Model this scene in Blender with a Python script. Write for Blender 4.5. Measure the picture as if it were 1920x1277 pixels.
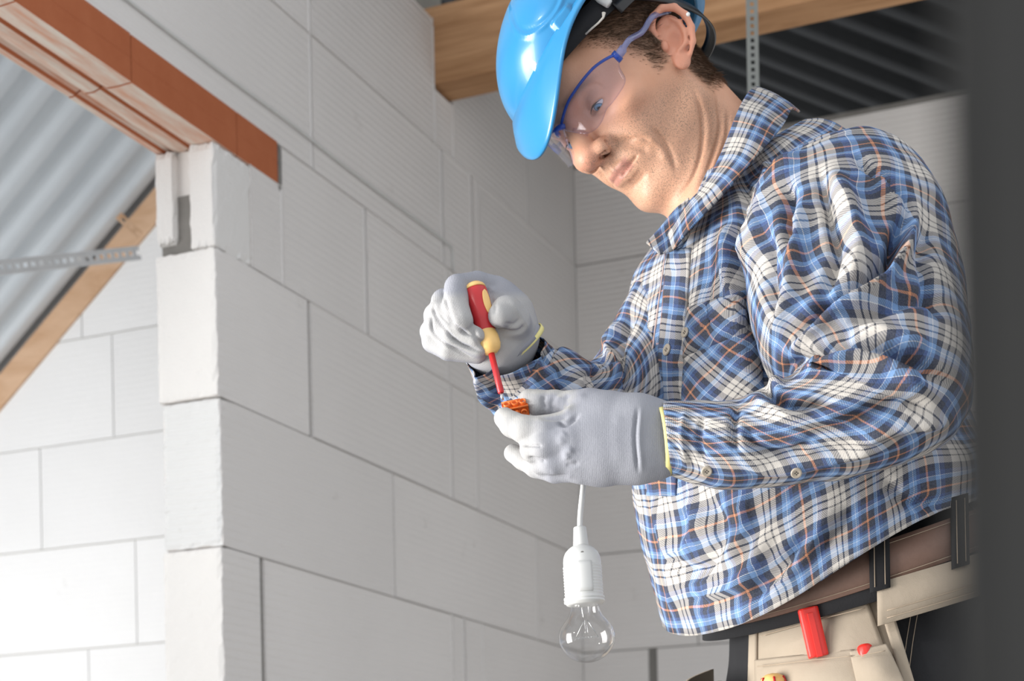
import bpy, bmesh, math, random
import numpy as np
from mathutils import Vector, Matrix
random.seed(5); rng = np.random.default_rng(5)
for o in list(bpy.data.objects): bpy.data.objects.remove(o)
SC = bpy.context.scene
COL = SC.collection
# ------------------------------------------------------------------ camera
F = 3184.0; ROLL = 0.0199; PPY = 1618.6; CAMZ = 0.80
ca, sa = math.cos(ROLL), math.sin(ROLL)
cam = bpy.data.cameras.new('camera'); camo = bpy.data.objects.new('camera', cam); COL.objects.link(camo)
cam.sensor_width = 36; cam.lens = F/1920*36; cam.shift_y = (PPY-638.5)/1920
cam.clip_start = 0.02
camo.matrix_world = Matrix(((ca, sa, 0, 0), (0, 0, -1, 0), (-sa, ca, 0, CAMZ), (0, 0, 0, 1)))
cam.dof.use_dof = True; cam.dof.focus_distance = 1.62; cam.dof.aperture_fstop = 8.5
SC.camera = camo
# ------------------------------------------------------------------ light
SC.view_settings.view_transform = 'Standard'; SC.view_settings.look = 'None'
SC.view_settings.gamma = 1.0; SC.view_settings.use_curve_mapping = False
SC.view_settings.exposure = 0.0
world = bpy.data.worlds.new('world'); SC.world = world; world.use_nodes = True
bg = world.node_tree.nodes['Background']; bg.inputs[0].default_value = (0.93, 0.96, 1.0, 1); bg.inputs[1].default_value = 1.08
TH = 0.405
D1 = Vector((math.sin(TH), math.cos(TH), 0)); D2 = Vector((D1.y, -D1.x, 0)); UP = Vector((0, 0, 1))
J = Vector((-0.472, 2.823, 0))
def R(t, s, h): return J + D1*t + D2*s + UP*(CAMZ+h)      # room frame: t along the partition, s to its right, h above the lens
def area(name, loc, target, sx, sy, power, col):
    l = bpy.data.lights.new(name, 'AREA'); l.shape = 'RECTANGLE'; l.size = sx; l.size_y = sy; l.energy = power; l.color = col
    o = bpy.data.objects.new(name, l); COL.objects.link(o); o.location = loc
    o.rotation_euler = (Vector(target)-Vector(loc)).to_track_quat('-Z', 'Y').to_euler(); return o
sun = bpy.data.lights.new('sun', 'SUN'); sun.energy = 0.5; sun.angle = math.radians(6); sun.color = (1, 0.97, 0.92)
suno = bpy.data.objects.new('sun', sun); COL.objects.link(suno)
sdir = (D1*0.85 + D2*0.55 - UP*0.32)
suno.rotation_euler = sdir.to_track_quat('-Z', 'Y').to_euler()
wl_ = area('window_light', R(-2.0, -0.75, 0.05), R(-.75, 1.1, 0.5), 1.0, 1.6, 23, (1, 0.98, 0.95)); wl_.data.spread = math.radians(75)
wl2 = area('left_room_fill', R(-0.9, -1.5, 0.1), R(.95, -1.1, 0.6), 1.2, 1.6, 11.5, (1, 0.98, 0.96)); wl2.data.spread = math.radians(100)  # added fill lamp, out of view, to brighten the gable wall and pale sheets
# ------------------------------------------------------------------ helpers
def W(px, py, Y):                                          # pixel + distance -> point in the world
    xx = px-960; yu = PPY-py
    return Vector(((xx*ca+yu*sa)/F*Y, Y, CAMZ+(-xx*sa+yu*ca)/F*Y))
def Wn(a): return np.array([W(*p)[:] for p in a], dtype=np.float64)
def PX(P):
    P = np.asarray(P); u = P[..., 0]/P[..., 1]*F; v = (P[..., 2]-CAMZ)/P[..., 1]*F
    return np.stack([960+u*ca-v*sa, PPY-(u*sa+v*ca)], -1)
def tag(o, label=None, cat=None, group=None, kind=None):
    if label: o['label'] = label
    if cat: o['category'] = cat
    if group: o['group'] = group
    if kind: o['kind'] = kind
    return o
def empty(name, loc=(0, 0, 0), **k):
    o = bpy.data.objects.new(name, None); COL.objects.link(o); o.location = loc; o.empty_display_size = .05
    return tag(o, **k)
bpy.context.view_layer.update()
def link(name, me, mat=None, parent=None, smooth=True, **k):
    o = bpy.data.objects.new(name, me); COL.objects.link(o)
    if mat: me.materials.append(mat)
    if smooth: me.polygons.foreach_set('use_smooth', [True]*len(me.polygons))
    if parent is not None:
        o.parent = parent
        m = Matrix.Identity(4)
        q = parent; chain = []
        while q is not None: chain.append(q); q = q.parent
        for q in reversed(chain): m = m @ Matrix.LocRotScale(q.location, q.rotation_euler, q.scale)
        li = m.inverted()
        if chain and any(abs(x) > 0 for q in chain for x in q.location):
            me.transform(li)                               # mesh data are given in world space
    return tag(o, **k)
def mesh_np(name, V, Fc):
    me = bpy.data.meshes.new(name); V = np.asarray(V, dtype=np.float32); Fc = np.asarray(Fc, dtype=np.int32)
    n = Fc.shape[1]
    me.vertices.add(len(V)); me.vertices.foreach_set('co', V.ravel())
    me.loops.add(Fc.size); me.loops.foreach_set('vertex_index', Fc.ravel())
    me.polygons.add(len(Fc)); me.polygons.foreach_set('loop_start', np.arange(0, Fc.size, n, dtype=np.int32))
    me.polygons.foreach_set('loop_total', np.full(len(Fc), n, dtype=np.int32))
    me.update(calc_edges=True); me.validate(); return me
def normals(V, Fq):
    a, b, c, d = (V[Fq[:, i]] for i in range(4)); n = np.cross(c-a, d-b); N = np.zeros_like(V)
    for i in range(4): np.add.at(N, Fq[:, i], n)
    return N/(np.linalg.norm(N, axis=1, keepdims=True)+1e-12)
def prism(name, prof, A, B, X, Z, mat=None, parent=None, bevel=0, **k):
    # prof: list (x,z) in the plane spanned by X, Z; swept from A to B
    bm = bmesh.new(); A = Vector(A); B = Vector(B)
    r0 = [bm.verts.new(A+X*x+Z*z) for x, z in prof]; r1 = [bm.verts.new(B+X*x+Z*z) for x, z in prof]
    n = len(prof)
    bm.faces.new(r0); bm.faces.new(r1[::-1])
    for i in range(n): bm.faces.new((r0[i], r1[i], r1[(i+1) % n], r0[(i+1) % n]))
    bmesh.ops.recalc_face_normals(bm, faces=bm.faces)
    if bevel: bmesh.ops.bevel(bm, geom=list(bm.edges), offset=bevel, segments=2, affect='EDGES', profile=.6)
    me = bpy.data.meshes.new(name); bm.to_mesh(me); bm.free()
    return link(name, me, mat, parent, smooth=False, **k)
def rbox(name, t0, t1, s0, s1, h0, h1, mat=None, parent=None, bevel=0, jit=0, **k):
    pr = [(s0, h0), (s1, h0), (s1, h1), (s0, h1)]
    o = prism(name, pr, R(t0, 0, 0), R(t1, 0, 0), D2, UP, mat, parent, bevel, **k)
    return o
def tube(pts, rad, seg=10, cap=True):
    pts = [Vector(p) for p in pts]; n = len(pts); rads = rad if hasattr(rad, '__len__') else [rad]*n
    V = []; Q = []; up = None
    for i in range(n):
        d = (pts[min(i+1, n-1)]-pts[max(i-1, 0)]).normalized()
        if up is None:
            up = Vector((0, 0, 1)) if abs(d.z) < .9 else Vector((1, 0, 0))
        x = (up - d*up.dot(d)).normalized(); y = d.cross(x); up = x
        for j in range(seg):
            a = 2*math.pi*j/seg; V.append(pts[i]+(x*math.cos(a)+y*math.sin(a))*rads[i])
    for i in range(n-1):
        for j in range(seg):
            a = i*seg+j; b = i*seg+(j+1) % seg; Q.append((a, b, b+seg, a+seg))
    return V, Q, n
def tube_obj(name, pts, rad, mat, parent=None, seg=10, **k):
    V, Q, n = tube(pts, rad, seg)
    Q = list(Q); Q.append(tuple(range(seg))[::-1]); Q.append(tuple(range((n-1)*seg, n*seg)))
    me = bpy.data.meshes.new(name); me.from_pydata([v[:] for v in V], [], Q); me.update()
    return link(name, me, mat, parent, **k)
def smooth_pts(P, n=8):                                    # Catmull-Rom through P
    P = np.asarray(P, float); Q = np.vstack([2*P[0]-P[1], P, 2*P[-1]-P[-2]]); out = []
    for i in range(1, len(Q)-2):
        for k in range(n):
            t = k/n; a, b, c, d = Q[i-1:i+3]
            out.append(.5*((2*b)+(-a+c)*t+(2*a-5*b+4*c-d)*t*t+(-a+3*b-3*c+d)*t**3))
    out.append(P[-1]); return np.array(out)
def lathe(name, prof, mat, parent, A, axis, seg=32, **k):  # prof: (distance along the axis, radius)
    A = Vector(A); axis = Vector(axis).normalized(); x = axis.orthogonal().normalized(); y = axis.cross(x)
    V = []; Q = []
    for d, r in prof:
        for j in range(seg):
            a = 2*math.pi*j/seg; V.append((A+axis*d+(x*math.cos(a)+y*math.sin(a))*r)[:])
    for i in range(len(prof)-1):
        for j in range(seg):
            a = i*seg+j; b = i*seg+(j+1) % seg; Q.append((a, b, b+seg, a+seg))
    if prof[0][1] > 1e-4: Q.append(tuple(range(seg))[::-1])
    if prof[-1][1] > 1e-4: Q.append(tuple(range((len(prof)-1)*seg, len(prof)*seg)))
    me = bpy.data.meshes.new(name); me.from_pydata(V, [], Q); me.update()
    bm = bmesh.new(); bm.from_mesh(me); bmesh.ops.remove_doubles(bm, verts=bm.verts, dist=1e-5); bmesh.ops.recalc_face_normals(bm, faces=bm.faces); bm.to_mesh(me); bm.free()
    return link(name, me, mat, parent, **k)
# ------------------------------------------------------------------ materials
class NT:
    def __init__(s, name, rough=.6, spec=.5):
        s.m = bpy.data.materials.new(name); s.m.use_nodes = True; s.t = s.m.node_tree; s.b = s.t.nodes['Principled BSDF']
        s.b.inputs['Roughness'].default_value = rough; s.b.inputs['Specular IOR Level'].default_value = spec
    def n(s, ty, **k):
        nd = s.t.nodes.new(ty)
        for a, v in k.items():
            if hasattr(nd, a): setattr(nd, a, v)
            else: nd.inputs[a.replace('_', ' ')].default_value = v
        return nd
    def l(s, a, b): s.t.links.new(a, b)
    def coord(s, kind='Object', scale=(1, 1, 1), rot=(0, 0, 0), loc=(0, 0, 0)):
        c = s.n('ShaderNodeTexCoord'); m = s.n('ShaderNodeMapping'); s.l(c.outputs[kind], m.inputs[0])
        m.inputs['Scale'].default_value = scale; m.inputs['Rotation'].default_value = rot; m.inputs['Location'].default_value = loc
        return m.outputs[0]
    def noise(s, vec, scale, detail=4, rough=.55, dist=0):
        nd = s.n('ShaderNodeTexNoise'); s.l(vec, nd.inputs['Vector']); nd.inputs['Scale'].default_value = scale
        nd.inputs['Detail'].default_value = detail; nd.inputs['Roughness'].default_value = rough; nd.inputs['Distortion'].default_value = dist
        return nd.outputs['Fac']
    def ramp(s, fac, stops, interp='LINEAR'):
        r = s.n('ShaderNodeValToRGB'); e = r.color_ramp; e.interpolation = interp
        while len(e.elements) < len(stops): e.elements.new(0.5)
        for i, (p, c) in enumerate(stops):
            e.elements[i].position = p; e.elements[i].color = (*c, 1) if len(c) == 3 else c
        s.l(fac, r.inputs[0]); return r.outputs[0]
    def mix(s, fac, a, b, mode='MIX'):
        m = s.n('ShaderNodeMix', data_type='RGBA', blend_type=mode)
        for inp, v in ((m.inputs[0], fac), (m.inputs[6], a), (m.inputs[7], b)):
            if isinstance(v, (int, float)): inp.default_value = v
            elif isinstance(v, tuple): inp.default_value = (*v, 1)
            else: s.l(v, inp)
        return m.outputs[2]
    def math(s, op, a, b=0.5, c=None):
        m = s.n('ShaderNodeMath', operation=op)
        for i, v in enumerate((a, b, c)):
            if v is None: continue
            if isinstance(v, (int, float)): m.inputs[i].default_value = v
            else: s.l(v, m.inputs[i])
        return m.outputs[0]
    def bump(s, h, strength=.3, dist=.002, prev=None):
        b = s.n('ShaderNodeBump'); b.inputs['Strength'].default_value = strength; b.inputs['Distance'].default_value = dist
        s.l(h, b.inputs['Height'])
        if prev is not None: s.l(prev, b.inputs['Normal'])
        return b.outputs[0]
    def out(s, col=None, nrm=None, rough=None):
        if col is not None:
            if isinstance(col, tuple): s.b.inputs['Base Color'].default_value = (*col, 1)
            else: s.l(col, s.b.inputs['Base Color'])
        if nrm is not None: s.l(nrm, s.b.inputs['Normal'])
        if rough is not None: s.l(rough, s.b.inputs['Roughness'])
        return s.m
def srgb(r, g, b):
    f = lambda c: (c/255/12.92) if c/255 <= .04045 else ((c/255+.055)/1.055)**2.4
    return (f(r), f(g), f(b))
def plain(name, col, rough=.5, spec=.5, metal=0, bumpscale=0, bumpd=.0005, var=.0):
    m = NT(name, rough, spec); m.b.inputs['Metallic'].default_value = metal
    v = m.coord()
    c = col
    if var: c = m.mix(m.noise(v, 25, 5), tuple(x*(1-var) for x in col), tuple(min(1, x*(1+var)) for x in col))
    nr = m.bump(m.noise(v, bumpscale, 5), .5, bumpd) if bumpscale else None
    return m.out(c, nr)
def block_mat(name, col, line_scale, diag=0.0, strength=.35):
    # aerated concrete: fine pores and the saw's horizontal ribs
    m = NT(name, .95, .15); c = m.coord()
    oi = m.n('ShaderNodeObjectInfo')
    sep = m.n('ShaderNodeSeparateXYZ'); m.l(c, sep.inputs[0])
    hor = m.math('ADD', m.math('MULTIPLY', sep.outputs[0], D1.x), m.math('MULTIPLY', sep.outputs[1], D1.y))
    wob = m.noise(c, 2.2, 2)
    ph = m.math('ADD', m.math('MULTIPLY', sep.outputs[2], line_scale), m.math('MULTIPLY', wob, 3.0))
    ph = m.math('ADD', ph, m.math('MULTIPLY', hor, diag*line_scale))
    wave = m.math('SINE', ph)
    fine = m.noise(c, 260, 3); pore = m.noise(c, 60, 4); big = m.noise(c, 3.5, 4)
    col1 = m.mix(big, tuple(x*.93 for x in col), tuple(min(1, x*1.04) for x in col))
    col1 = m.mix(m.math('MULTIPLY', oi.outputs['Random'], .35), col1, tuple(x*.86 for x in col))
    spots = m.ramp(m.noise(c, 9, 6, .7), [(.0, (1, 1, 1)), (.66, (1, 1, 1)), (.74, (.86, .85, .84))])
    col1 = m.mix(1.0, col1, spots, 'MULTIPLY')
    b1 = m.bump(wave, strength, .0016); b2 = m.bump(m.math('ADD', fine, m.math('MULTIPLY', pore, .8)), .8, .0016, b1)
    return m.out(col1, b2)
M = {}
M['block'] = block_mat('aerated_concrete', (.80, .77, .745), 440, 0, .30)
M['block_bright'] = block_mat('aerated_concrete_pale', (.86, .86, .86), 440, 0, .10)
M['block_cut'] = block_mat('aerated_concrete_sawn', (.81, .79, .765), 900, 0.0, .03)
M['block_diag'] = block_mat('aerated_concrete_diagonal_sawn', (.78, .78, .77), 520, -1.0, .35)
M['mortar'] = plain('mortar', (.22, .21, .195), .95, .2, 0, 90, .003, .3)
M['mortar_pale'] = plain('mortar_pale', (.60, .59, .54), .95, .2, 0, 60, .002, .1)
m = NT('terracotta', .9, .2); c = m.coord()
col = m.mix(m.noise(c, 14, 6, .7), (.42, .13, .055), (.60, .22, .11))
col = m.mix(m.ramp(m.noise(c, 9, 7, .75), [(.5, (0, 0, 0)), (.72, (.35, .35, .35))]), col, (.62, .42, .33))
M['terracotta'] = m.out(col, m.bump(m.noise(c, 120, 4), .4, .001))
m = NT('terracotta_painted_lit_underside', .9, .2); c = m.coord(scale=(1, 1, 1))
geo = m.n('ShaderNodeNewGeometry'); sep = m.n('ShaderNodeSeparateXYZ'); m.l(geo.outputs['Normal'], sep.inputs[0])
rt_ = m.coord(rot=(0, 0, -(math.pi/2-TH))); mp_ = m.n('ShaderNodeMapping'); m.l(rt_, mp_.inputs[0]); mp_.inputs['Scale'].default_value = (2.0, 16, 10); st = m.noise(mp_.outputs[0], 3, 7, .65)
pale = m.mix(m.ramp(st, [(.36, (0, 0, 0)), (.62, (1, 1, 1))]), (.66, .36, .25), (.74, .66, .58))
base = m.mix(m.noise(c, 14, 6, .7), (.36, .10, .04), (.50, .17, .08))
down = m.math('GREATER_THAN', m.math('MULTIPLY', sep.outputs[2], -1.0), .80)   # bounced sunlight on the underside is put into its streaky pale colour
M['terracotta_lintel'] = m.out(m.mix(down, base, pale), m.bump(m.noise(c, 120, 4), .4, .001))
def wood(name, a, b, sc=(1, 1, 1), rot=0):
    m = NT(name, .75, .25); v = m.coord(rot=(0, 0, rot)); mp = m.n('ShaderNodeMapping'); m.l(v, mp.inputs[0]); mp.inputs['Scale'].default_value = sc
    g = m.noise(mp.outputs[0], 6, 6, .6, .8); g2 = m.noise(mp.outputs[0], 40, 3)
    col = m.mix(m.ramp(g, [(.3, (0, 0, 0)), (.7, (1, 1, 1))]), a, b)
    return m.out(m.mix(m.math('MULTIPLY', g2, .3), col, tuple(x*.6 for x in a)), m.bump(g2, .3, .001))
M['beam'] = wood('joist_wood', (.34, .17, .075), (.62, .36, .19), (.5, 5, 9), -(math.pi/2-TH)*0-math.atan2(D2.y, D2.x))
M['rafter'] = wood('rafter_wood', (.55, .33, .19), (.78, .55, .38), (.7, 5, 3), -math.atan2(D2.y, D2.x))
m = NT('corrugated_sheet_pale', .45, .5); M['sheet_pale'] = m.out(m.mix(m.noise(m.coord(), 5, 4), (.50, .55, .60), (.66, .71, .75)), m.bump(m.noise(m.coord(), 260, 2), .25, .001))
M['sheet_pale'].node_tree.nodes['Principled BSDF'].inputs['Metallic'].default_value = .0
M['sheet_shade'] = plain('corrugated_sheet_painted_shade', (.020, .021, .022), .8, .2, 0, 200, .0005, .2)  # same sheeting as the pale one, with the roof's shadow put into its colour
M['zinc'] = plain('galvanised_steel', (.20, .21, .20), .6, .4, .0, 80, .0004, .15)
M['zinc_pale'] = plain('galvanised_steel_pale', (.66, .68, .70), .5, .5, .2, 80, .0004, .1)
M['screed'] = plain('screed', (.50, .48, .45), .95, .2, 0, 12, .004, .15)
M['post'] = plain('grey_painted_steel', (.036, .035, .033), .6, .3, 0, 40, .0005, .1)
# ------------------------------------------------------------------ room
HA = 0.537; P = 0.249; TL = 0.953; TF = 1.684; HT = 1.798; TK = 0.118
def unL(px, py):                                           # pixel -> (t, h) on the partition's face
    a = W(px, py, 1.0); d = Vector((a.x, a.y, a.z-CAMZ)); Y = (J.dot(D2))/(d.dot(D2) - d.z*0)
    q = d*Y; return ((q-J).dot(D1), q.z)
def unT(px, py, T):                                        # pixel -> (s, h) on a wall square to the partition
    a = W(px, py, 1.0); d = Vector((a.x, a.y, a.z-CAMZ)); Y = (J.dot(D1)+T)/Vector((d.x, d.y, 0)).dot(D1)
    q = d*Y; return ((q-J).dot(D2), q.z)
FLOOR = -CAMZ
fl = rbox('floor', -4, 4, -4, 4, FLOOR-.1, FLOOR, M['screed'], kind='structure')
TH_ = unL(520, 300)[0]
LINT0 = 1.168*1.045; 
h1 = unL(403, 262)[1]; h2 = unL(520, 345)[1]; LB = (h1+h2)/2; LT = unL(520, 266)[1]
SH = P
def jnt(px, py): return unL(px, py)[0]
# the core (mortar) of the partition, with the doorway cut out of it
core = .004
def wall_piece(name, prof_rects, parent=None):
    bm = bmesh.new()
    for (t0, t1, s0, s1, h0, h1_) in prof_rects:
        vs = [bm.verts.new(R(t, s, h)) for t in (t0, t1) for s in (s0, s1) for h in (h0, h1_)]
        for f in ((0, 1, 3, 2), (4, 6, 7, 5), (0, 4, 5, 1), (2, 3, 7, 6), (0, 2, 6, 4), (1, 5, 7, 3)): bm.faces.new([vs[i] for i in f])
    bmesh.ops.recalc_face_normals(bm, faces=bm.faces)
    me = bpy.data.meshes.new(name); bm.to_mesh(me); bm.free(); return link(name, me, M['mortar'], parent, smooth=False, kind='structure')
wl = wall_piece('wall_left', [(.012, TF+.1, -TK+core, -core, FLOOR, HA+2*P+.1), (TH_+.012, TF, -TK+core, -core, HA+2*P+.1, LT+.01), (-1.6, TF+.1, -TK+core, -core, LT+.004, HA+4*P-.01),
    (-1.6, 1.02*jnt(812, 100), -TK+core, -core, HA+4*P-.01, HT-.004), (jnt(850, 190), TF+.1, -TK+core, -core, HA+4*P-.01, HT-.004)])
def roughblock(name, t0, t1, s0, s1, h0, h1_, mat, parent, rough=0.0, bevel=.002, **k):
    bm = bmesh.new()
    L = (t1-t0, s1-s0, h1_-h0); nseg = [max(1, int(abs(x)/.012)) if rough else 1 for x in L]; nseg = [min(16, x) for x in nseg]
    bmesh.ops.create_cube(bm, size=1)
    if rough:
        bmesh.ops.subdivide_edges(bm, edges=bm.edges, cuts=11, use_grid_fill=True)
    for v in bm.verts:
        x, y, z = v.co; tt, ss, hh = t0+(x+.5)*L[0], s0+(y+.5)*L[1], h0+(z+.5)*L[2]
        if rough:
            e = sum(abs(abs(q)-.5) < 1e-4 for q in (x, y, z))
            a = rough*(2.2 if e >= 2 else .35)
            tt += random.uniform(0, a)*(1 if x < 0 else -1)*(abs(x) > .49); ss += random.uniform(0, a)*(1 if y < 0 else -1)*(abs(y) > .49); hh += random.uniform(0, a*.8)*(1 if z < 0 else -1)*(abs(z) > .49)
        v.co = R(tt, ss, hh)
    if not rough and bevel: bmesh.ops.bevel(bm, geom=list(bm.edges), offset=bevel, segments=1, affect='EDGES')
    bmesh.ops.recalc_face_normals(bm, faces=bm.faces)
    me = bpy.data.meshes.new(name); bm.to_mesh(me); bm.free(); return link(name, me, mat, parent, smooth=False, **k)
g = .0016
JO = {2: (-.004, 0), 1: (.001, .004), 0: (-.003, .002)}
def jambblock(t0, t1, s0, s1, h0, h1_, mat):
    # a full block whose sawn end forms the door jamb: dense rough grid at the end, M['block'] on its long faces
    ts = [0, .004, .010, .02, .05, t1-t0]; ns, nh = 12, 22; V = {}; bm = bmesh.new()
    for i, t in enumerate(ts):
        for j in range(ns+1):
            for k in range(nh+1):
                if 0 < i < len(ts)-1 and 0 < j < ns and 0 < k < nh: continue
                e = (i == 0)+(j in (0, ns))+(k in (0, nh)); a = .0022*max(0, 1-t/.05)*(1.6 if e >= 2 else .3)
                tt = t0+t+(random.uniform(0, a) if i == 0 else 0)
                ss = s0+(s1-s0)*j/ns+random.uniform(0, a)*((j == 0)-(j == ns)); hh = h0+(h1_-h0)*k/nh+random.uniform(0, a)*((k == 0)-(k == nh))
                V[i, j, k] = bm.verts.new(R(tt, ss, hh))
    n = len(ts)-1
    for j in range(ns):
        for k in range(nh):
            for i in (0, n): f = bm.faces.new((V[i, j, k], V[i, j+1, k], V[i, j+1, k+1], V[i, j, k+1])); f.material_index = 0
    for i in range(n):
        for k in range(nh):
            for j in (0, ns): f = bm.faces.new((V[i, j, k], V[i+1, j, k], V[i+1, j, k+1], V[i, j, k+1])); f.material_index = 1
        for j in range(ns):
            for k in (0, nh): f = bm.faces.new((V[i, j, k], V[i+1, j, k], V[i+1, j+1, k], V[i, j+1, k])); f.material_index = 1
    bmesh.ops.recalc_face_normals(bm, faces=bm.faces)
    me = bpy.data.meshes.new('block'); bm.to_mesh(me); bm.free(); me.materials.append(mat); me.materials.append(M['block'])
    return link('block', me, None, wl, smooth=False)
def course(k, joints, t_end=TF+.003, first=None):
    h0 = HA+(k-1)*P; h1_ = h0+P
    for i, (a, b) in enumerate(zip(joints[:-1], joints[1:])):
        a0, ga = a if isinstance(a, tuple) else (a, g); b0, gb = b if isinstance(b, tuple) else (b, g)
        off = random.uniform(-.0012, .0012)
        if a0 == 0.0:
            mt = {1: M['block_diag']}.get(k, M['block_cut'])
            da, ds = JO.get(k, (0, 0)); jambblock(da, b0-gb, -TK+ds, .0008, h0+.001, h1_-.001, mt); continue
        roughblock('block', a0+ga, b0-gb, -TK+.001, off, h0+g*.8, h1_-g*.8, M['block'], wl)
E_ = -.000
# joints measured on the partition (course 0 lies under the line HA)
W_ = .006
for kk in (-5, -4, -3, -2, -1):
    x0 = (kk % 2)*.3; js = [0.0] + [x0+.15+i*.59 for i in range(0, 3) if .2 < x0+.15+i*.59 < TF-.1] + [TF+.003]; course(kk, js)
course(0, [0.0]+[(jnt(492, 1150), .007), jnt(848, 1200), (jnt(870, 1200), .003), (jnt(905, 1230), .002), TF+.003])
course(1, [0.0, jnt(738, 1000), jnt(1006, 1100), TF+.003])
course(2, [0.0, (jnt(580, 680), .005), (jnt(845, 820), .003), (jnt(893, 850), .004), TF+.003])
course(3, [TH_+.012, (jnt(686, 500), .004), (jnt(838, 620), .002), (jnt(897, 650), .002), TF+.003])
# the course beside the lintel is notched; the strip under the lintel's bearing belongs to the jamb block
course(5-1, [-1.5, -.72, (jnt(584, 180), .003), (jnt(829, 370), .004), (jnt(884, 420), .005), (jnt(897, 430), .003), TF+.003])
tb0, tb1 = jnt(812, 100), jnt(848, 195)
course(5, [-1.5, -.28, (jnt(579, 20), .002), tb0, ])
course(5, [(tb1, .002), tb1+.42, TF+.003])
h5 = HA+5*P
for a, b in ((-1.5, -.6), (-.6, tb0-.002), (tb1+.002, TF+.003)):
    roughblock('block', a, b, -TK+.001, 0, h5+.001, HT, M['block'], wl)
roughblock('block', tb0+g, tb1-g, -TK+.001, 0, HA+4*P+.001, unL(830, 178)[1]-.006, M['block'], wl)
# jamb blocks: the end of the partition, each a little out of line
def jamb(k, mat, dt=0, ds=0, h_top=None, groove=False):
    h0 = HA+(k-1)*P+.001; h1_ = (h_top or HA+k*P)-.002
    if not groove: return roughblock('block', -.002+dt, .114, -TK+ds, .0008, h0, h1_, mat, wl, rough=.0022)
    roughblock('block', -.004, .114, -TK*.42, .001, h0, h1_, mat, wl, rough=.0022)
    roughblock('block', -.002, .114, -TK, -TK*.68, h0+.018, h1_, mat, wl, rough=.003)
    roughblock('block', .016, .112, -TK*.70, -TK*.40, h0, h1_, M['block_cut'], wl, rough=.0005)
M['block_diag'].node_tree
jamb(3, M['block_cut'], groove=True, h_top=LB); 
roughblock('block', .112, TH_+.01, -TK+.001, 0, HA+2*P+.001, LB-.001, M['block'], wl)
# reinforced terracotta lintel over the doorway
lint = empty('ceramic_lintel', R(0, 0, LB), label='terracotta clay lintel with whitened underside over the doorway at upper left', cat='lintel')
lj = [TH_, jnt(443, 250), jnt(245, 120), jnt(245, 120)-.27, jnt(245, 120)-.54, jnt(245, 120)-.81, jnt(245, 120)-1.08]
H = LT-LB; w = TK
prof = [(.001, 0), (.001, H*.47), (.0002, H*.50), (.001, H*.53), (.001, H), (-w, H), (-w, 0), (-w*.90, 0), (-w*.86, .004), (-w*.80, .007), (-w*.74, .004), (-w*.72, 0), (-w*.60, -.001), (-w*.50, .002), (-w*.46, .006), (-w*.42, .003), (-w*.38, 0), (-w*.2, -.001)]
for a, b in zip(lj[:-1], lj[1:]):
    dz = random.uniform(-.0012, .0012)
    prism('tile', prof, R(a-.0012, 0, LB+dz), R(b+.0012, 0, LB+dz), D2, UP, M['terracotta_lintel'], lint)
prism('mortar_bed', [(-.007, .012), (-.007, H), (-w+.003, H), (-w+.003, .012)], R(lj[-1], 0, LB), R(TH_, 0, LB), D2, UP, M['mortar'], lint)
roughblock('mortar_joint', TH_, TH_+.014, -TK+.004, .0015, LB-.012, LT-.002, M['mortar'], lint, rough=.002)
# mason's cable stapled along the partition
cz = unL(575, 259)[1]; c0 = jnt(300, 65)-.9; c1 = jnt(845, 478)
pts = [R(c0+(c1-c0)*i/24, .0035+.0006*math.sin(i*1.7), cz+.0015*math.sin(i*.9)) for i in range(25)]+[R(c1+.004, .003, cz-.02), R(c1+.006, .003, cz-.05)]
tube_obj('cable', pts, .0028, plain('pale_cable', (.62, .62, .60), .6), seg=8, label='thin pale cable fixed along the upper part of the left block wall', cat='cable')
# gable wall seen through the doorway
gb = [unT(290, 428, TL), unT(112, 640, TL)]
slope = (gb[0][1]-gb[1][1])/(gb[0][0]-gb[1][0])
def gh(s): return gb[0][1]+slope*(s-gb[0][0])
wo = bpy.data.meshes.new('wall_outer')
def poly_wall(name, T, thick, pts, mat, parent=None, **k):
    return prism(name, pts, R(T, 0, 0), R(T+thick, 0, 0), D2, UP, mat, parent, **k)
SL0, SL1 = -2.6, -TK
wo = poly_wall('wall_outer', TL+.004, .2, [(SL0, FLOOR), (SL1, FLOOR), (SL1, gh(SL1)), ((0.3-gh(0))/slope, .3), (SL0, .3)], M['mortar_pale'], kind='structure')
def clip(poly):                                            # below the gable line
    out = []
    for i in range(len(poly)):
        a, b = poly[i], poly[(i+1) % len(poly)]; fa, fb = gh(a[0])-a[1], gh(b[0])-b[1]
        if fa >= 0: out.append(a)
        if fa*fb < 0: t = fa/(fa-fb); out.append((a[0]+(b[0]-a[0])*t, a[1]+(b[1]-a[1])*t))
    return out
sj = {0: unT(165, 1120, TL)[0], 2: unT(74, 740, TL)[0]}
for k in range(-5, 8):
    base = sj.get(k, sj[0]+(.3 if k % 2 else 0.0)+(.07 if k == 1 else 0))
    if k == 1: base = unT(-120, 930, TL)[0]
    if k == 3: base = unT(20, 600, TL)[0]+.9
    js = sorted(set([SL0, SL1]+[base+.6*i for i in range(-8, 9) if SL0+.03 < base+.6*i < SL1-.03]))
    for a, b in zip(js[:-1], js[1:]):
        h0 = HA+(k-1)*P; pl = clip([(a+g, h0+g), (b-g, h0+g), (b-g, h0+P-g), (a+g, h0+P-g)])
        if len(pl) < 3: continue
        prism('block', pl, R(TL-.002+random.uniform(-.001, .001), 0, 0), R(TL+.004, 0, 0), D2, UP, M['block_bright'], wo)
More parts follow.
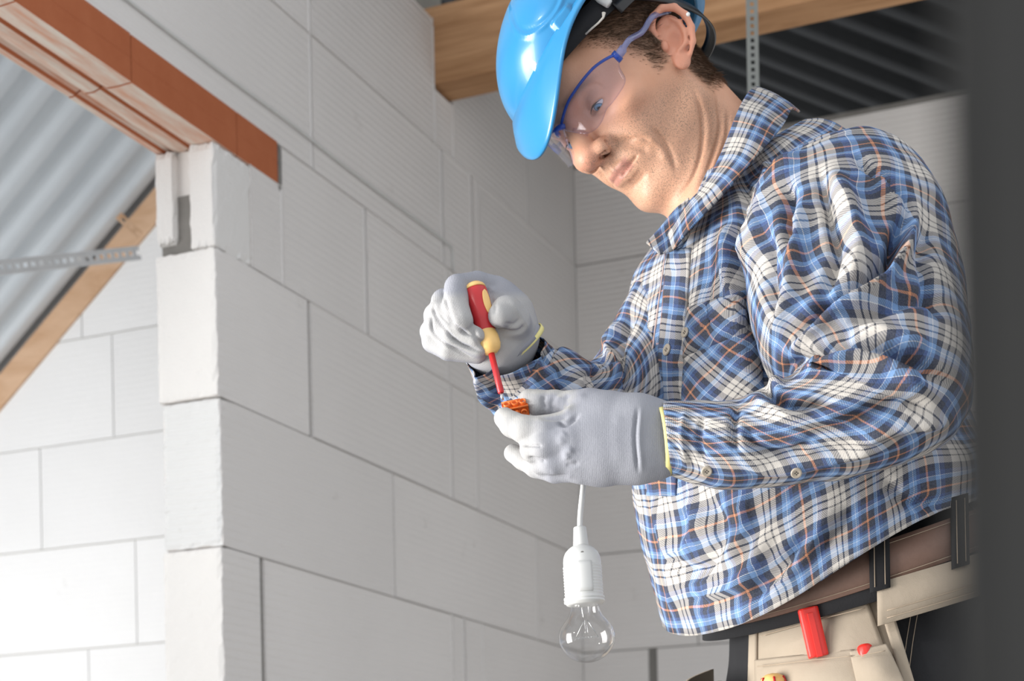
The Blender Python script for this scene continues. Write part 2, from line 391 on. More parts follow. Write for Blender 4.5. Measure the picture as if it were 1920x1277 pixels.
# rafter lying on the gable
def gline(s, dh=0): return R(0, s, gh(s)+dh)
rf = prism('rafter', [(0, .002), (0, .085), (.10, .085), (.10, .002)], R(TL-.01, -2.5, gh(-2.5)), R(TL-.01, .30, gh(.30)), D1, UP, M['rafter'], bevel=.003,
           label='pale pine rafter sloping down to the left on the gable wall', cat='rafter')
# roof sheets
def corrugated(name, t0, t1, p0, p1, pitch, amp, mat, label):
    nt = int((t1-t0)/pitch*16); V = []; 
    for i in range(nt+1):
        t = t0+(t1-t0)*i/nt; ph = ((t-t0)/pitch) % 1; z = amp*math.tanh(2.2*math.sin(2*math.pi*ph))/.975
        for (s, h) in (p0, p1): V.append(R(t, s, h+z)[:])
    for i in range(nt+1):
        t = t0+(t1-t0)*i/nt; ph = ((t-t0)/pitch) % 1; z = amp*math.tanh(2.2*math.sin(2*math.pi*ph))/.975
        for (s, h) in (p0, p1): V.append(R(t, s, h+z+.003)[:])
    n = 2*(nt+1); Q = []
    for i in range(nt):
        a = 2*i; Q += [(a, a+2, a+3, a+1), (n+a, n+a+1, n+a+3, n+a+2), (a, n+a, n+a+2, a+2), (a+1, a+3, n+a+3, n+a+1)]
    Q += [(0, 1, n+1, n), (n-2, n+n-2, n+n-1, n-1)]
    me = bpy.data.meshes.new(name); me.from_pydata(V, [], Q); me.update()
    o = link(name, me, mat, None, smooth=True, label=label, cat='roof sheet')
    me.polygons.foreach_set('use_smooth', [False]*len(me.polygons)); return o
rs = -.3; rh = gh(rs)+.115
corrugated('roof_sheet', -1.4, 1.66, (-2.8, gh(-2.8)+.115), (rs, rh), .102, .016, M['sheet_pale'], 'pale ribbed metal roof sheeting sloping down to the left beyond the doorway')
corrugated('roof_sheet', -.1, 7.2, (-1.6, 3.62), (2.2, 1.34), .20, .02, M['sheet_shade'], 'dark ribbed roof sheeting in shadow above the back wall')
# bracing strap under the sheets, left
def strap(name, A, B, X, w, th, n, mat, label, cat, slot=.5):
    A = Vector(A); B = Vector(B); d = (B-A).normalized(); X = (X-d*X.dot(d)).normalized(); N = d.cross(X); L = (B-A).length
    bm = bmesh.new(); grid = {}
    xs = [-w/2, -w*.16, w*.16, w/2]; ys = []
    for i in range(n): ys += [L*i/n, L*(i+slot)/n]
    ys.append(L)
    for i, y in enumerate(ys):
        for j, x in enumerate(xs): grid[i, j] = bm.verts.new(A+d*y+X*x)
    for i in range(len(ys)-1):
        for j in range(3):
            if j == 1 and i % 2 == 1: continue
            bm.faces.new((grid[i, j], grid[i, j+1], grid[i+1, j+1], grid[i+1, j]))
    me = bpy.data.meshes.new(name); bm.to_mesh(me); bm.free(); o = link(name, me, mat, None, smooth=False, label=label, cat=cat); md = o.modifiers.new('t', 'SOLIDIFY'); md.thickness = th; md.offset = 0; return o
strap('bracing_strap', W(-120, 515, 3.4), W(262, 474, 3.75), UP, .030, .002, 26, M['zinc_pale'], 'pale perforated steel strap stretched under the roof sheeting at left', 'strap')
strap('perforated_plate', W(222, 404, 3.82), W(262, 440, 3.80), Vector((1, 0, 1)), .018, .002, 3, M['rafter'], 'small perforated plate fixed on the pale rafter', 'plate')
# back wall
wb = wall_piece('wall_back', [(TF+.004, TF+.2, 0, 2.4, FLOOR, HT-.003)])
def fj(px, py): return unT(px, py, TF)[0]
for k in range(-5, 7):
    h0 = HA+(k-1)*P; h1_ = min(h0+P, HT+.0)
    if h1_-h0 < .02: continue
    js = {4: [.002, fj(1530, 300)], 3: [.002, (fj(1079, 600), .003), (fj(1148, 550), .004), fj(1450, 600)], 1: [.002, .31, .9], 0: [.002, (fj(1222, 1130), .012), .66]}.get(k, [.002, .25+(k % 2)*.3, .84+(k % 2)*.3])
    js = js+[2.4]
    for a, b in zip(js[:-1], js[1:]):
        a0, ga = a if isinstance(a, tuple) else (a, g); b0, gb_ = b if isinstance(b, tuple) else (b, g)
        prism('block', [(a0+ga, h0+g), (b0-gb_, h0+g), (b0-gb_, h1_-g), (a0+ga, h1_-g)], R(TF+random.uniform(-.001, .001), 0, 0), R(TF+.004, 0, 0), D2, UP, M['block'], wb)
# ceiling joist that rests in the partition's notch
bh0 = unL(818, 162)[1]; 
bt = prism('joist', [(tb0-.0, bh0), (tb1+.0, bh0), (tb1+.0, bh0+.165), (tb0-.0, bh0+.165)], R(0, -.10, 0), R(0, 1.35, 0), D1, UP, M['beam'], bevel=.003,
      label='thick rough-sawn timber joist running behind the helmet', cat='joist')
prism('wall_plate', [(TF-.02, HT), (TF+.10, HT), (TF+.10, HT+.09), (TF-.02, HT+.09)], R(0, -.1, 0), R(0, .16, 0), D1, UP, M['beam'], bevel=.003,
      label='end of a brown timber on top of the corner of the walls', cat='timber')
# perforated hanger strip in front of the joist
sb_ = W(1414, 230, 2.6); st_ = W(1409, -420, 2.6)
strap('hanger_strip', Vector((W(1414, 250, 2.9).x, 2.9, W(1414, 250, 2.9).z)), Vector((W(1410, 0, 2.9).x, 2.9, W(1410, -160, 2.9).z)), Vector((1, 0, 0)), .020, .0015, 30, M['zinc'], 'perforated galvanised hanger strip hanging vertically in front of the timber joist', 'strip', .45)
# post right next to the lens, out of focus
PY = .165; px0 = (1800-960)/F*PY
bm = bmesh.new(); bmesh.ops.create_cube(bm, size=1)
pr_ = math.atan2(px0, PY)
for v in bm.verts: a, b = .06*(v.co.x+.5), .03*(v.co.y+.5); v.co = Vector((px0+a*math.cos(pr_)+b*math.sin(pr_), PY+b*math.cos(pr_)-a*math.sin(pr_), 1.3*(v.co.z+.5)+0.0))
bmesh.ops.bevel(bm, geom=list(bm.edges), offset=.003, segments=2, affect='EDGES')
me = bpy.data.meshes.new('post'); bm.to_mesh(me); bm.free()
link('post', me, M['post'], None, smooth=False, label='dark grey post close to the lens at the right edge, out of focus', cat='post')
# ------------------------------------------------------------------ sculpting in distance fields
class SDF:
    def __init__(s, lo, hi, h):
        s.lo = np.array(lo, float); s.h = h; s.n = np.ceil((np.array(hi)-s.lo)/h).astype(int)+1
        s.f = np.full(s.n, .05, np.float32)
    def _box(s, lo, hi, pad):
        a = np.clip(((np.array(lo)-pad-s.lo)/s.h).astype(int), 0, s.n-1); b = np.clip(((np.array(hi)+pad-s.lo)/s.h).astype(int)+2, 1, s.n)
        ax = [np.arange(a[i], b[i])*s.h+s.lo[i] for i in range(3)]
        sl = tuple(slice(a[i], b[i]) for i in range(3)); g = np.meshgrid(*ax, indexing='ij', sparse=True)
        return sl, g
    def _comb(s, sl, d, k, sub=False):
        f = s.f[sl]; d = d.astype(np.float32)
        if sub:
            a = -d; hh = np.clip(.5-.5*(f-a)/k, 0, 1); s.f[sl] = f*(1-hh)+a*hh+k*hh*(1-hh)
        else:
            hh = np.clip(.5+.5*(d-f)/k, 0, 1); s.f[sl] = d*(1-hh)+f*hh-k*hh*(1-hh)
    def cap(s, a, b, ra, rb=None, k=.006, sub=False, flat=None):
        rb = ra if rb is None else rb; a = np.array(a, float); b = np.array(b, float); r = max(ra, rb)
        sl, (x, y, z) = s._box(np.minimum(a, b), np.maximum(a, b), r+2*k+.003)
        d = b-a; L = max(d@d, 1e-12); t = np.clip(((x-a[0])*d[0]+(y-a[1])*d[1]+(z-a[2])*d[2])/L, 0, 1)
        q = np.sqrt((x-a[0]-t*d[0])**2+(y-a[1]-t*d[1])**2+(z-a[2]-t*d[2])**2)-(ra+(rb-ra)*t)
        s._comb(sl, q, k, sub)
    def chain(s, pts, rs, k=.006, sub=False):
        for i in range(len(pts)-1): s.cap(pts[i], pts[i+1], rs[i], rs[i+1], k, sub)
    def ell(s, c, r, k=.006, rot=None, sub=False):
        c = np.array(c, float); r = np.array(r, float); m = r.max() if rot is not None else r
        sl, (x, y, z) = s._box(c-m, c+m, 2*k+.003); X, Y, Z = x-c[0], y-c[1], z-c[2]
        if rot is not None:
            rot = np.array(rot); X, Y, Z = (rot[0, i]*X+rot[1, i]*Y+rot[2, i]*Z for i in range(3))   # columns of rot are the axes
        k0 = np.sqrt((X/r[0])**2+(Y/r[1])**2+(Z/r[2])**2); k1 = np.sqrt((X/r[0]**2)**2+(Y/r[1]**2)**2+(Z/r[2]**2)**2)
        s._comb(sl, k0*(k0-1)/np.maximum(k1, 1e-6), k, sub)
    def sym(s, fn, *a, **kw):
        for sg in (1, -1):
            def fl(v): v = list(v); v[0] *= sg; return v
            b = [fl(q) if (hasattr(q, '__len__') and len(q) == 3) else q for q in a]; getattr(s, fn)(*b, **kw)
    def mesh(s, blur=1):
        f = s.f
        for _ in range(blur):
            for ax in range(3):
                g = f.copy(); sl1 = [slice(None)]*3; sl2 = [slice(None)]*3; sl3 = [slice(None)]*3
                sl1[ax] = slice(1, -1); sl2[ax] = slice(0, -2); sl3[ax] = slice(2, None)
                g[tuple(sl1)] = .5*f[tuple(sl1)]+.25*f[tuple(sl2)]+.25*f[tuple(sl3)]; f = g
        n = np.array(f.shape); ins = f < 0; N = n-1
        cnt = np.zeros(N, np.int8)
        for dx in (0, 1):
            for dy in (0, 1):
                for dz in (0, 1): cnt += ins[dx:dx+N[0], dy:dy+N[1], dz:dz+N[2]]
        act = np.argwhere((cnt > 0) & (cnt < 8)); idx = np.full(N, -1, np.int32); idx[tuple(act.T)] = np.arange(len(act))
        acc = np.zeros((len(act), 3)); w = np.zeros(len(act))
        C = [(i, j, k) for i in (0, 1) for j in (0, 1) for k in (0, 1)]
        for p in C:
            for ax in range(3):
                if p[ax]: continue
                q = list(p); q[ax] = 1
                A = f[act[:, 0]+p[0], act[:, 1]+p[1], act[:, 2]+p[2]]; B = f[act[:, 0]+q[0], act[:, 1]+q[1], act[:, 2]+q[2]]
                m = (A < 0) != (B < 0); t = np.where(m, A/np.where(m, A-B, 1), 0)
                pos = np.tile(np.array(p, float), (len(act), 1)); pos[:, ax] += t; acc[m] += pos[m]; w[m] += 1
        V = s.lo+s.h*(act+acc/w[:, None]); Q = []
        for ax in range(3):
            o1, o2 = [(1, 2), (2, 0), (0, 1)][ax]; sl = [slice(1, N[i]) for i in range(3)]; sl[ax] = slice(0, N[ax]); sl2 = list(sl); sl2[ax] = slice(1, N[ax]+1)
            A = ins[tuple(sl)]; B = ins[tuple(sl2)]; e = np.argwhere(A != B); pol = A[tuple(e.T)]
            base = e.copy()
            for i in range(3):
                if i != ax: base[:, i] += 1
            def cell(d1, d2): c = base.copy(); c[:, o1] -= d1; c[:, o2] -= d2; return idx[tuple(c.T)]
            q = np.stack([cell(1, 1), cell(0, 1), cell(0, 0), cell(1, 0)], 1); q[~pol] = q[~pol][:, ::-1]; Q.append(q)
        return V, np.concatenate(Q)
def seg_dist(P2, poly):
    best = np.full(len(P2), 1e9); tt = np.zeros(len(P2)); poly = np.asarray(poly, float); n = len(poly)-1
    for i in range(n):
        a, b = poly[i], poly[i+1]; d = b-a; t = np.clip(((P2-a)@d)/max(d@d, 1e-9), 0, 1); q = np.linalg.norm(P2-a-t[:, None]*d, axis=1)
        m = q < best; best[m] = q[m]; tt[m] = (i+t[m])/n
    return best, tt
def sculpt(V, Q, strokes, front=True, sm=5):
    # strokes: (points, half width, height in metres); one after another, each pushes the surface along its normal
    N = normals(V, Q); P2 = PX(V); view = V-np.array([0, 0, CAMZ]); view /= np.linalg.norm(view, axis=1, keepdims=True)
    fac = np.clip(-(N*view).sum(1)*2.5, 0, 1) if front else np.ones(len(V)); D = np.zeros(len(V))
    for st in strokes:
        poly, w, amp = st[:3]; poly = smooth_pts(np.array([[*p, 0] for p in poly], float), sm)[:, :2]
        lo, hi = poly.min(0)-3*w, poly.max(0)+3*w; m = np.all((P2 > lo) & (P2 < hi), axis=1)
        if not m.any(): continue
        d, t = seg_dist(P2[m], poly); D[m] += amp*np.exp(-(d/w)**2)*np.clip(np.minimum(t, 1-t)*5+.15, 0, 1)
    V += N*(D*fac)[:, None]; return V
# ------------------------------------------------------------------ head
HB = np.array([[0.406, -0.553, -0.728], [-0.875, -0.466, -0.134], [0.265, -0.691, 0.673]]); HO = np.array([0.151, 1.847, 0.828+CAMZ])
HB = HB@np.diag([1, 1, 1]); HS = .986; HI = np.linalg.inv(HB*HS)
def HW(l): return np.asarray(l, float)@HB.T*HS+HO           # head frame: x to his left, y forward, z up
def hray(px, py, fn):                                      # pixel -> point of the surface fn(l)=0 in the head frame
    o = np.array([0, 0, CAMZ]); d = np.array(W(px, py, 1.0)[:])-o
    ol = (o-HO)@HI.T; dl = d@HI.T; ts = np.linspace(1.45, 2.0, 900); q = ol+ts[:, None]*dl; v = fn(q); i = np.where(v[:-1]*v[1:] <= 0)[0]
    if len(i) == 0: return q[np.argmin(abs(v))]
    i = i[0]; t = v[i]/(v[i]-v[i+1]); return q[i]+(q[i+1]-q[i])*t
def build_head():
    S = SDF((-.105, -.135, -.20), (.105, .145, .15), .00145)
    S.ell((0, -.012, .050), (.074, .096, .084), .02)                     # cranium
    S.ell((0, .030, .005), (.060, .064, .085), .03)                      # face block
    S.ell((0, .045, -.045), (.046, .048, .052), .02)
    S.sym('cap', (.052, .004, -.050), (.020, .070, -.082), .015, .016, k=.022)  # jaw
    S.sym('cap', (.058, -.002, -.008), (.052, .004, -.050), .013, .014, k=.02)
    S.ell((0, .083, -.084), (.019, .016, .016), .014)                    # chin
    S.sym('ell', (.043, .060, -.002), (.023, .024, .017), k=.016)         # cheekbone
    S.sym('ell', (.029, .064, -.030), (.017, .019, .022), k=.016)         # cheek
    S.sym('cap', (.012, .0905, .040), (.042, .074, .043), .0085, .008, k=.012)   # brow
    S.ell((0, .078, .065), (.040, .020, .030), .02)                      # forehead
    S.sym('ell', (.0315, .098, .0225), (.0165, .017, .0125), k=.010, sub=True)   # orbit
    S.cap((0, .095, .032), (0, .1100, -.004), .0085, .0120, .009)          # nose
    S.ell((0, .1150, -.0095), (.0140, .0135, .0130), .007)
    S.sym('ell', (.0155, .1030, -.0135), (.0080, .0120, .0100), k=.006)
    S.cap((0, .110, -.016), (0, .100, -.024), .0050, .0045, .004)
    S.sym('ell', (.0105, .1090, -.0225), (.0042, .0072, .0050), k=.0015, sub=True)
    S.ell((0, .078, -.048), (.027, .0215, .028), .012)                   # muzzle
    S.cap((0, .098, -.028), (0, .0995, -.036), .0035, .004, .006)
    for sg in (1, -1):
        S.chain([(0, .0985, -.0400), (sg*.010, .0965, -.0400), (sg*.021, .0880, -.0435)], [.0040, .0038, .0022], .004)
        S.chain([(0, .0970, -.0500), (sg*.010, .0950, -.0497), (sg*.020, .0870, -.0460)], [.0052, .0046, .0022], .004)
        S.chain([(0, .1025, -.0449), (sg*.011, .0998, -.0449), (sg*.0245, .0890, -.0450)], [.0011, .0011, .0010], .0012, sub=True)
        S.chain([(sg*.018, .100, -.014), (sg*.030, .090, -.030), (sg*.0345, .083, -.048)], [.0030, .0030, .0018], .007, sub=True)
    S.cap((-.012, .1010, -.0635), (.012, .1010, -.0635), .0045, .0045, .010, sub=True)
    # eyelids over the ball, eyes cast down
    for sg in (1, -1):
        c = np.array([sg*.0315, .0735, .0225]); S.ell(c, (.0150, .0146, .0140), .0035)
    for sg in (1, -1):
        c = np.array([sg*.0315, .0735, .0225])
        S.ell(c+[0, .0122, -.0046], (.0130, .0080, .0030), .0012, sub=True)
        S.chain([c+[-sg*.013, .010, .002], c+[0, .0152, .0066], c+[sg*.013, .009, .003]], [.0010, .0011, .0008], .002, sub=True)
    # ears
    for sg in (1, -1):
        a = math.radians(25); X = np.array([sg*math.cos(a), math.sin(a), 0]); Yv = np.array([-sg*math.sin(a), math.cos(a), 0.]); Z = np.array([0, -.50, .87])
        Z = Z/np.linalg.norm(Z); Yv = Yv-Z*(Yv@Z); Yv /= np.linalg.norm(Yv); X = np.cross(Yv, Z)*1.0
        if X[0]*sg < 0: X = -X
        c = np.array([sg*.080, -.012, .004]); E = lambda y, z, x=0: c+Yv*y*1.18+Z*z*1.05+X*x
        S.ell(E(-.002, .006, -.002), (.0045, .0165, .026), .005, rot=np.stack([X, Yv, Z], 1))
        S.ell(E(.000, -.022, .000), (.0048, .0095, .0115), .004, rot=np.stack([X, Yv, Z], 1))
        hel = [E(.012, .008, .001), E(.0145, .018, .004), E(.010, .029, .006), E(0, .0335, .0075), E(-.011, .029, .008), E(-.0175, .017, .008), E(-.0185, .003, .007), E(-.015, -.011, .005), E(-.008, -.022, .003)]
        S.chain(hel, [.0026, .0036, .0040, .0040, .0040, .0038, .0034, .0030, .0024], .002)
        S.chain([E(-.004, .024, .003), E(-.0105, .014, .004), E(-.0115, .002, .005), E(-.008, -.009, .005), E(.000, -.0145, .005)], [.0018, .0028, .0030, .0030, .0026], .0025)
        S.ell(E(-.001, .000, .007), (.0095, .0085, .0110), .0022, rot=np.stack([X, Yv, Z], 1), sub=True)
        S.ell(E(.001, .019, .004), (.0042, .0065, .0060), .0025, rot=np.stack([X, Yv, Z], 1), sub=True)
        S.ell(E(.0095, -.003, .003), (.0042, .0038, .0065), .0025, rot=np.stack([X, Yv, Z], 1))
        S.cap(E(.006, .014, -.010), E(.002, -.014, -.010), .008, .008, .006)
    # neck
    nb = (np.array(W(1440, 395, 1.84)[:])-HO)@HI.T; nf = (np.array(W(1362, 430, 1.82)[:])-HO)@HI.T
    S.cap((.0, -.040, -.020), nb*1.0, .052, .056, .025)
    S.cap((.0, -.012, -.050), nf, .042, .052, .022)
    V, Q = S.mesh(1)
    L = V.copy(); Wd = HW(V); Q = Q[:, ::-1]
    return L, Wd, Q
M['skin'] = None
def build_face():
    L, V, Q = build_head()
    st = [([(1124, 297), (1132, 290), (1141, 283)], 3.4, -.0060), ([(1165, 332), (1174, 318), (1186, 302), (1196, 290)], 2.2, -.0034), ([(1172, 342), (1184, 330), (1196, 312)], 5, .0012), ([(1184, 352), (1200, 340), (1210, 322)], 6, -.0014), # creases and folds seen on the near side (points in the photograph)
        ([(1222, 236), (1242, 262), (1258, 290), (1268, 320)], 5, -.0022), ([(1212, 255), (1236, 275), (1250, 305)], 8, .0016),
        ([(1178, 262), (1200, 258), (1222, 268)], 4, -.0012),
        ([(1300, 165), (1316, 215), (1316, 275), (1300, 330), (1272, 372)], 4, -.0024), ([(1308, 165), (1327, 225), (1325, 285)], 7, .0014),
        ([(1345, 180), (1350, 240), (1330, 310), (1300, 372)], 4, -.0022), ([(1365, 205), (1362, 260), (1340, 320)], 4, -.0016),
        ([(1094, 165), (1118, 158), (1136, 168)], 3, -.0008), ([(1102, 210), (1122, 214), (1138, 200)], 3, -.0010),
        ([(1030, 150), (1055, 110), (1090, 80)], 4, -.0005)]
    V = sculpt(V, Q, st)
    me = mesh_np('head', V, Q); P2 = PX(V); n = len(V)
    x, y, z = L.T; ss = lambda a, b, v: np.clip((v-a)/(b-a), 0, 1)
    # where the beard, the hair, the lips and the flush lie, in the head's own frame
    jaw = ss(.0, -.02, z+.30*(.06-y)*0)*1.0
    beard = ss(-.012, -.034, z-.22*np.clip(y-.02, -1, .08)+.0)*ss(-.022, .004, y)*ss(-.135, -.095, z)
    beard = np.maximum(beard, .45*ss(-.005, -.022, z)*ss(.055, .08, y)*(np.abs(x) < .03))
    hairz = .052-.55*np.clip(y, -.2, .2)*0
    side = ss(.052, .030, y+.55*(.05-np.clip(z, 0, .2)))       # temple line
    hair = ss(.006, .016, z-.0)*side
    hair = np.maximum(hair, ss(-.012, -.035, y+.10*z)*ss(-.065, -.045, z))
    hair = np.maximum(hair, .8*ss(.020, .026, y+.012)*0)
    burn = ss(-.008, .006, z)*ss(.026, .016, y)*ss(-.006, .004, y)*.8; hair = np.maximum(hair, burn*(np.abs(x) > .05))
    ear = (np.abs(x) > .0745)*(y > -.052)*(y < .018)*(z < .046)*(z > -.045); hair = np.where(ear, 0, hair)
    dl = np.abs(z+.0445+.35*(.1045-y)*0); lips = (dl < .0100)*ss(.085, .088, y)*(np.abs(x) < .022)*ss(.0085, .0050, dl)*ss(.022, .017, np.abs(x))
    flush = np.exp(-((x/.016)**2+((y-.118)/.02)**2+((z+.012)/.014)**2))*.9+ear*.55+np.exp(-(((np.abs(x)-.045)/.02)**2+((y-.07)/.03)**2+((z+.01)/.02)**2))*.25
    brow = np.exp(-(((z-.0405-.004*np.sin(np.abs(x)/.045*3.1))/.0042)**2))*ss(.010, .016, np.abs(x))*ss(.054, .040, np.abs(x))*(y > .04)
    ca_ = me.color_attributes.new('zones', 'FLOAT_COLOR', 'POINT')
    ca_.data.foreach_set('color', np.stack([np.clip(beard, 0, 1), np.clip(np.maximum(hair, brow*.75), 0, 1), lips, np.clip(flush, 0, 1)], 1).astype(np.float32).ravel())
    m = NT('skin', .47, .4); m.b.inputs['Subsurface Weight'].default_value = .08; m.b.inputs['Subsurface Scale'].default_value = .008
    m.b.inputs['Subsurface Radius'].default_value = (1, .35, .2)
    a = m.n('ShaderNodeVertexColor'); a.layer_name = 'zones'; sep = m.n('ShaderNodeSeparateColor'); m.l(a.outputs[0], sep.inputs[0]); c = m.coord()
    base = m.mix(m.noise(c, 30, 5, .6), (.60, .305, .185), (.72, .40, .265))
    base = m.mix(a.outputs[1], base, (.66, .22, .15)) if False else base
    fl = m.n('ShaderNodeMath', operation='MULTIPLY'); m.l(a.outputs['Alpha'], fl.inputs[0]); fl.inputs[1].default_value = .75
    base = m.mix(fl.outputs[0], base, (.60, .20, .14))
    base = m.mix(m.math('MULTIPLY', sep.outputs[2], .8), base, (.42, .14, .12))
    dots = m.ramp(m.noise(c, 900, 2), [(.50, (0, 0, 0)), (.62, (1, 1, 1))]); big = m.noise(c, 60, 3)
    bd = m.math('MULTIPLY', sep.outputs[0], m.math('MULTIPLY', dots, m.math('ADD', big, .25)))
    base = m.mix(m.math('MULTIPLY', bd, .85), base, (.20, .13, .085))
    base = m.mix(m.math('MULTIPLY', sep.outputs[0], .20), base, (.34, .25, .18))
    hs = m.noise(m.coord(scale=(1, 1, 1)), 420, 3); base = m.mix(m.math('MULTIPLY', sep.outputs[1], .82), base, m.mix(hs, (.06, .035, .02), (.22, .14, .09)))
    sk = m.out(base, m.bump(m.math('ADD', m.noise(c, 500, 3), m.math('MULTIPLY', m.noise(c, 130, 3), .6)), .35, .0008))
    M['skin'] = sk
    return L, V, Q, me, hair
L_, V_, Q_, head_me, hair_w = build_face()
man = empty('person', W(1500, 1560, 1.80)*1.0, label='man in blue hard hat, clear glasses and blue plaid shirt, working on a wire connector', cat='person')
man.location.z = 0
head = link('head', head_me, M['skin'], man)
# eyes
for sg in (1, -1):
    c = np.array([sg*.0315, .0735, .0225]); q = bmesh.new(); bmesh.ops.create_uvsphere(q, u_segments=40, v_segments=24, radius=.0128)
    gz = np.array([0, .80, -.60]); 
    me = bpy.data.meshes.new('eye'); q.to_mesh(me); q.free()
    zax = Vector(gz); rot = zax.to_track_quat('Z', 'Y').to_matrix(); co = np.array([(rot@v.co)[:] for v in me.vertices])
    for v, p in zip(me.vertices, HW(co+c)): v.co = p
    attr = me.color_attributes.new('iris', 'FLOAT_COLOR', 'POINT'); d = (co/.0128)@gz
    attr.data.foreach_set('color', np.stack([d, d, d, np.ones_like(d)], 1).astype(np.float32).ravel()); me.flip_normals()
    link('eye', me, None, head)
    if 'eye' not in M:
        m = NT('eyeball', .08, .6); a = m.n('ShaderNodeVertexColor'); a.layer_name = 'iris'
        M['eye'] = m.out(m.ramp(a.outputs[0], [(.0, (.72, .68, .66)), (.865, (.72, .68, .66)), (.89, (.05, .10, .16)), (.93, (.20, .38, .52)), (.975, (.12, .25, .36)), (.983, (.01, .01, .01))]))
    me.materials.append(M['eye'])
for sg in (1, -1):
    c = np.array([sg*.0315, .0735, .0225]); pts = [Vector(HW(c+np.array([a*.0125, .0150-.0030*a*a-.0002, -.0016-.0026*a*a]))) for a in np.linspace(-1, 1, 11)]
    tube_obj('eyelashes', pts, [.0002+.0006*(1-abs(a)) for a in np.linspace(-1, 1, 11)], M['lash'] if 'lash' in M else M.setdefault('lash', plain('lash', (.05, .03, .02), .7)), head, seg=6)
# hair: short strands over the scalp that shows under the helmet
def strands():
    tri_n = 26000; c = V_[Q_].mean(1); w = hair_w[Q_].mean(1); N = normals(V_, Q_); nq = N[Q_].mean(1); Lq = L_[Q_].mean(1)
    p = w*(Lq[:, 2] < .105); p = p/p.sum(); ids = rng.choice(len(c), tri_n, p=p); VV = np.zeros((tri_n, 4, 3)); 
    j = rng.random((tri_n, 2)); q = V_[Q_[ids]]; base = (q[:, 0]*(1-j[:, :1])+q[:, 1]*j[:, :1])*(1-j[:, 1:])+(q[:, 3]*(1-j[:, :1])+q[:, 2]*j[:, :1])*j[:, 1:]
    flow = (np.array([0, -.75, -.66])@HB.T); n = nq[ids]; d = flow-n*(n@flow)[:, None]; d /= np.linalg.norm(d, axis=1, keepdims=True)
    d = d+n*.38+rng.normal(0, .17, (tri_n, 3)); ln = (.0045+.0055*w[ids])[:, None]*rng.uniform(.6, 1.2, (tri_n, 1)); sd = np.cross(d, n); sd /= np.linalg.norm(sd, axis=1, keepdims=True)
    wd = .00017; VV[:, 0] = base-sd*wd; VV[:, 1] = base+sd*wd; VV[:, 2] = base+d*ln*.6+sd*wd*.8; VV[:, 3] = base+d*ln-n*ln*.10
    return mesh_np('hair', VV.reshape(-1, 3), np.arange(tri_n*4).reshape(-1, 4))
m = NT('hair', .55, .3); M['hair'] = m.out(m.mix(m.noise(m.coord(), 300, 2), (.055, .032, .018), (.24, .15, .095)))
link('hair', strands(), M['hair'], head, smooth=False, kind='stuff')
# ------------------------------------------------------------------ hard hat
m = NT('blue_plastic', .28, .45); M['helmet'] = m.out(m.mix(m.noise(m.coord(), 12, 4), (.018, .195, .42), (.03, .235, .48)), m.bump(m.noise(m.coord(), 400, 2), .05, .0004))
m.b.inputs['Coat Weight'].default_value = .25; m.b.inputs['Coat Roughness'].default_value = .08
M['black'] = plain('black_cloth', (.018, .018, .020), .8, .3, 0, 600, .0004, .2)
M['blackp'] = plain('black_plastic', (.012, .012, .013), .35, .5)
M['white_plastic'] = plain('white_plastic', (.78, .78, .76), .35, .5)
M['cord'] = plain('pale_cord', (.60, .56, .50), .9, .2)
hat = empty('hard_hat', HW((0, 0, .11)), label='glossy blue plastic hard hat on the man\'s head', cat='hard hat')
ZR = lambda y: np.interp(y, [-.16, -.12, -.06, .0, .03, .09, .15, .175, .20], [.004, .022, .056, .079, .089, .086, .078, .070, .060])
def shell(off, name, parent, top=1.0):
    nu, nv = 220, 90; V = []; 
    for i in range(nv+1):
        u = i/nv; zr = math.sin(u*math.pi/2)**1.0; r = max(0, 1-zr**1.95)**.56
        if i == nv: r = 0.0
        for j in range(nu):
            a = 2*math.pi*j/nu; ry = (.110 if math.cos(a) > 0 else .140)-off; rx = .104-off
            x, y = rx*math.sin(a)*r, ry*math.cos(a)*r; zb = ZR(ry*math.cos(a))
            V.append((x, y, zb*(1-zr)+(.170-off)*zr+.10*x))
    V = np.array(V); Q = []
    for i in range(nv):
        for j in range(nu): a = i*nu+j; b = i*nu+(j+1) % nu; Q.append((a, b, b+nu, a+nu))
    return V, np.array(Q)
V, Q = shell(0, 'shell', hat); Vw = HW(V)
oval = [(950, -60), (952, 0), (957, 35), (968, 58), (985, 66), (1005, 60), (1028, 42), (1046, 18), (1056, -10), (1058, -60)]
Q = Q[:, ::-1]
N_ = normals(Vw, Q); c_ = Vw.mean(0)
if ((Vw-c_)*N_).sum() < 0: Q = Q[:, ::-1]
Vw = sculpt(Vw, Q, [(oval, 4.0, .0020), ([(x_*1.0+(1004-x_)*.13, y_+(-10-y_)*.13) for x_, y_ in oval], 4.0, -.0010)])
P2 = PX(Vw); box = np.array([(1030, 46), (1062, 8), (1086, 22), (1056, 70)], float)
ctr = box.mean(0); ins = np.full(len(P2), 1e9)
for i in range(4):
    a, b = box[i], box[(i+1) % 4]; n = np.array([-(b-a)[1], (b-a)[0]]); n /= np.linalg.norm(n); n *= np.sign((ctr-a)@n); ins = np.minimum(ins, (P2-a)@n)
N_ = normals(Vw, Q); view = Vw-np.array([0, 0, CAMZ]); Vw += N_*(np.clip(ins/5, 0, 1)*.0055*((N_*view).sum(1) < 0))[:, None]
me = mesh_np('shell', Vw, Q); link('shell', me, M['helmet'], hat)
V2, Q2 = shell(.0028, 'liner', hat); me = mesh_np('inner_shell', HW(V2), Q2); link('inner_shell', me, M['helmet'], hat)
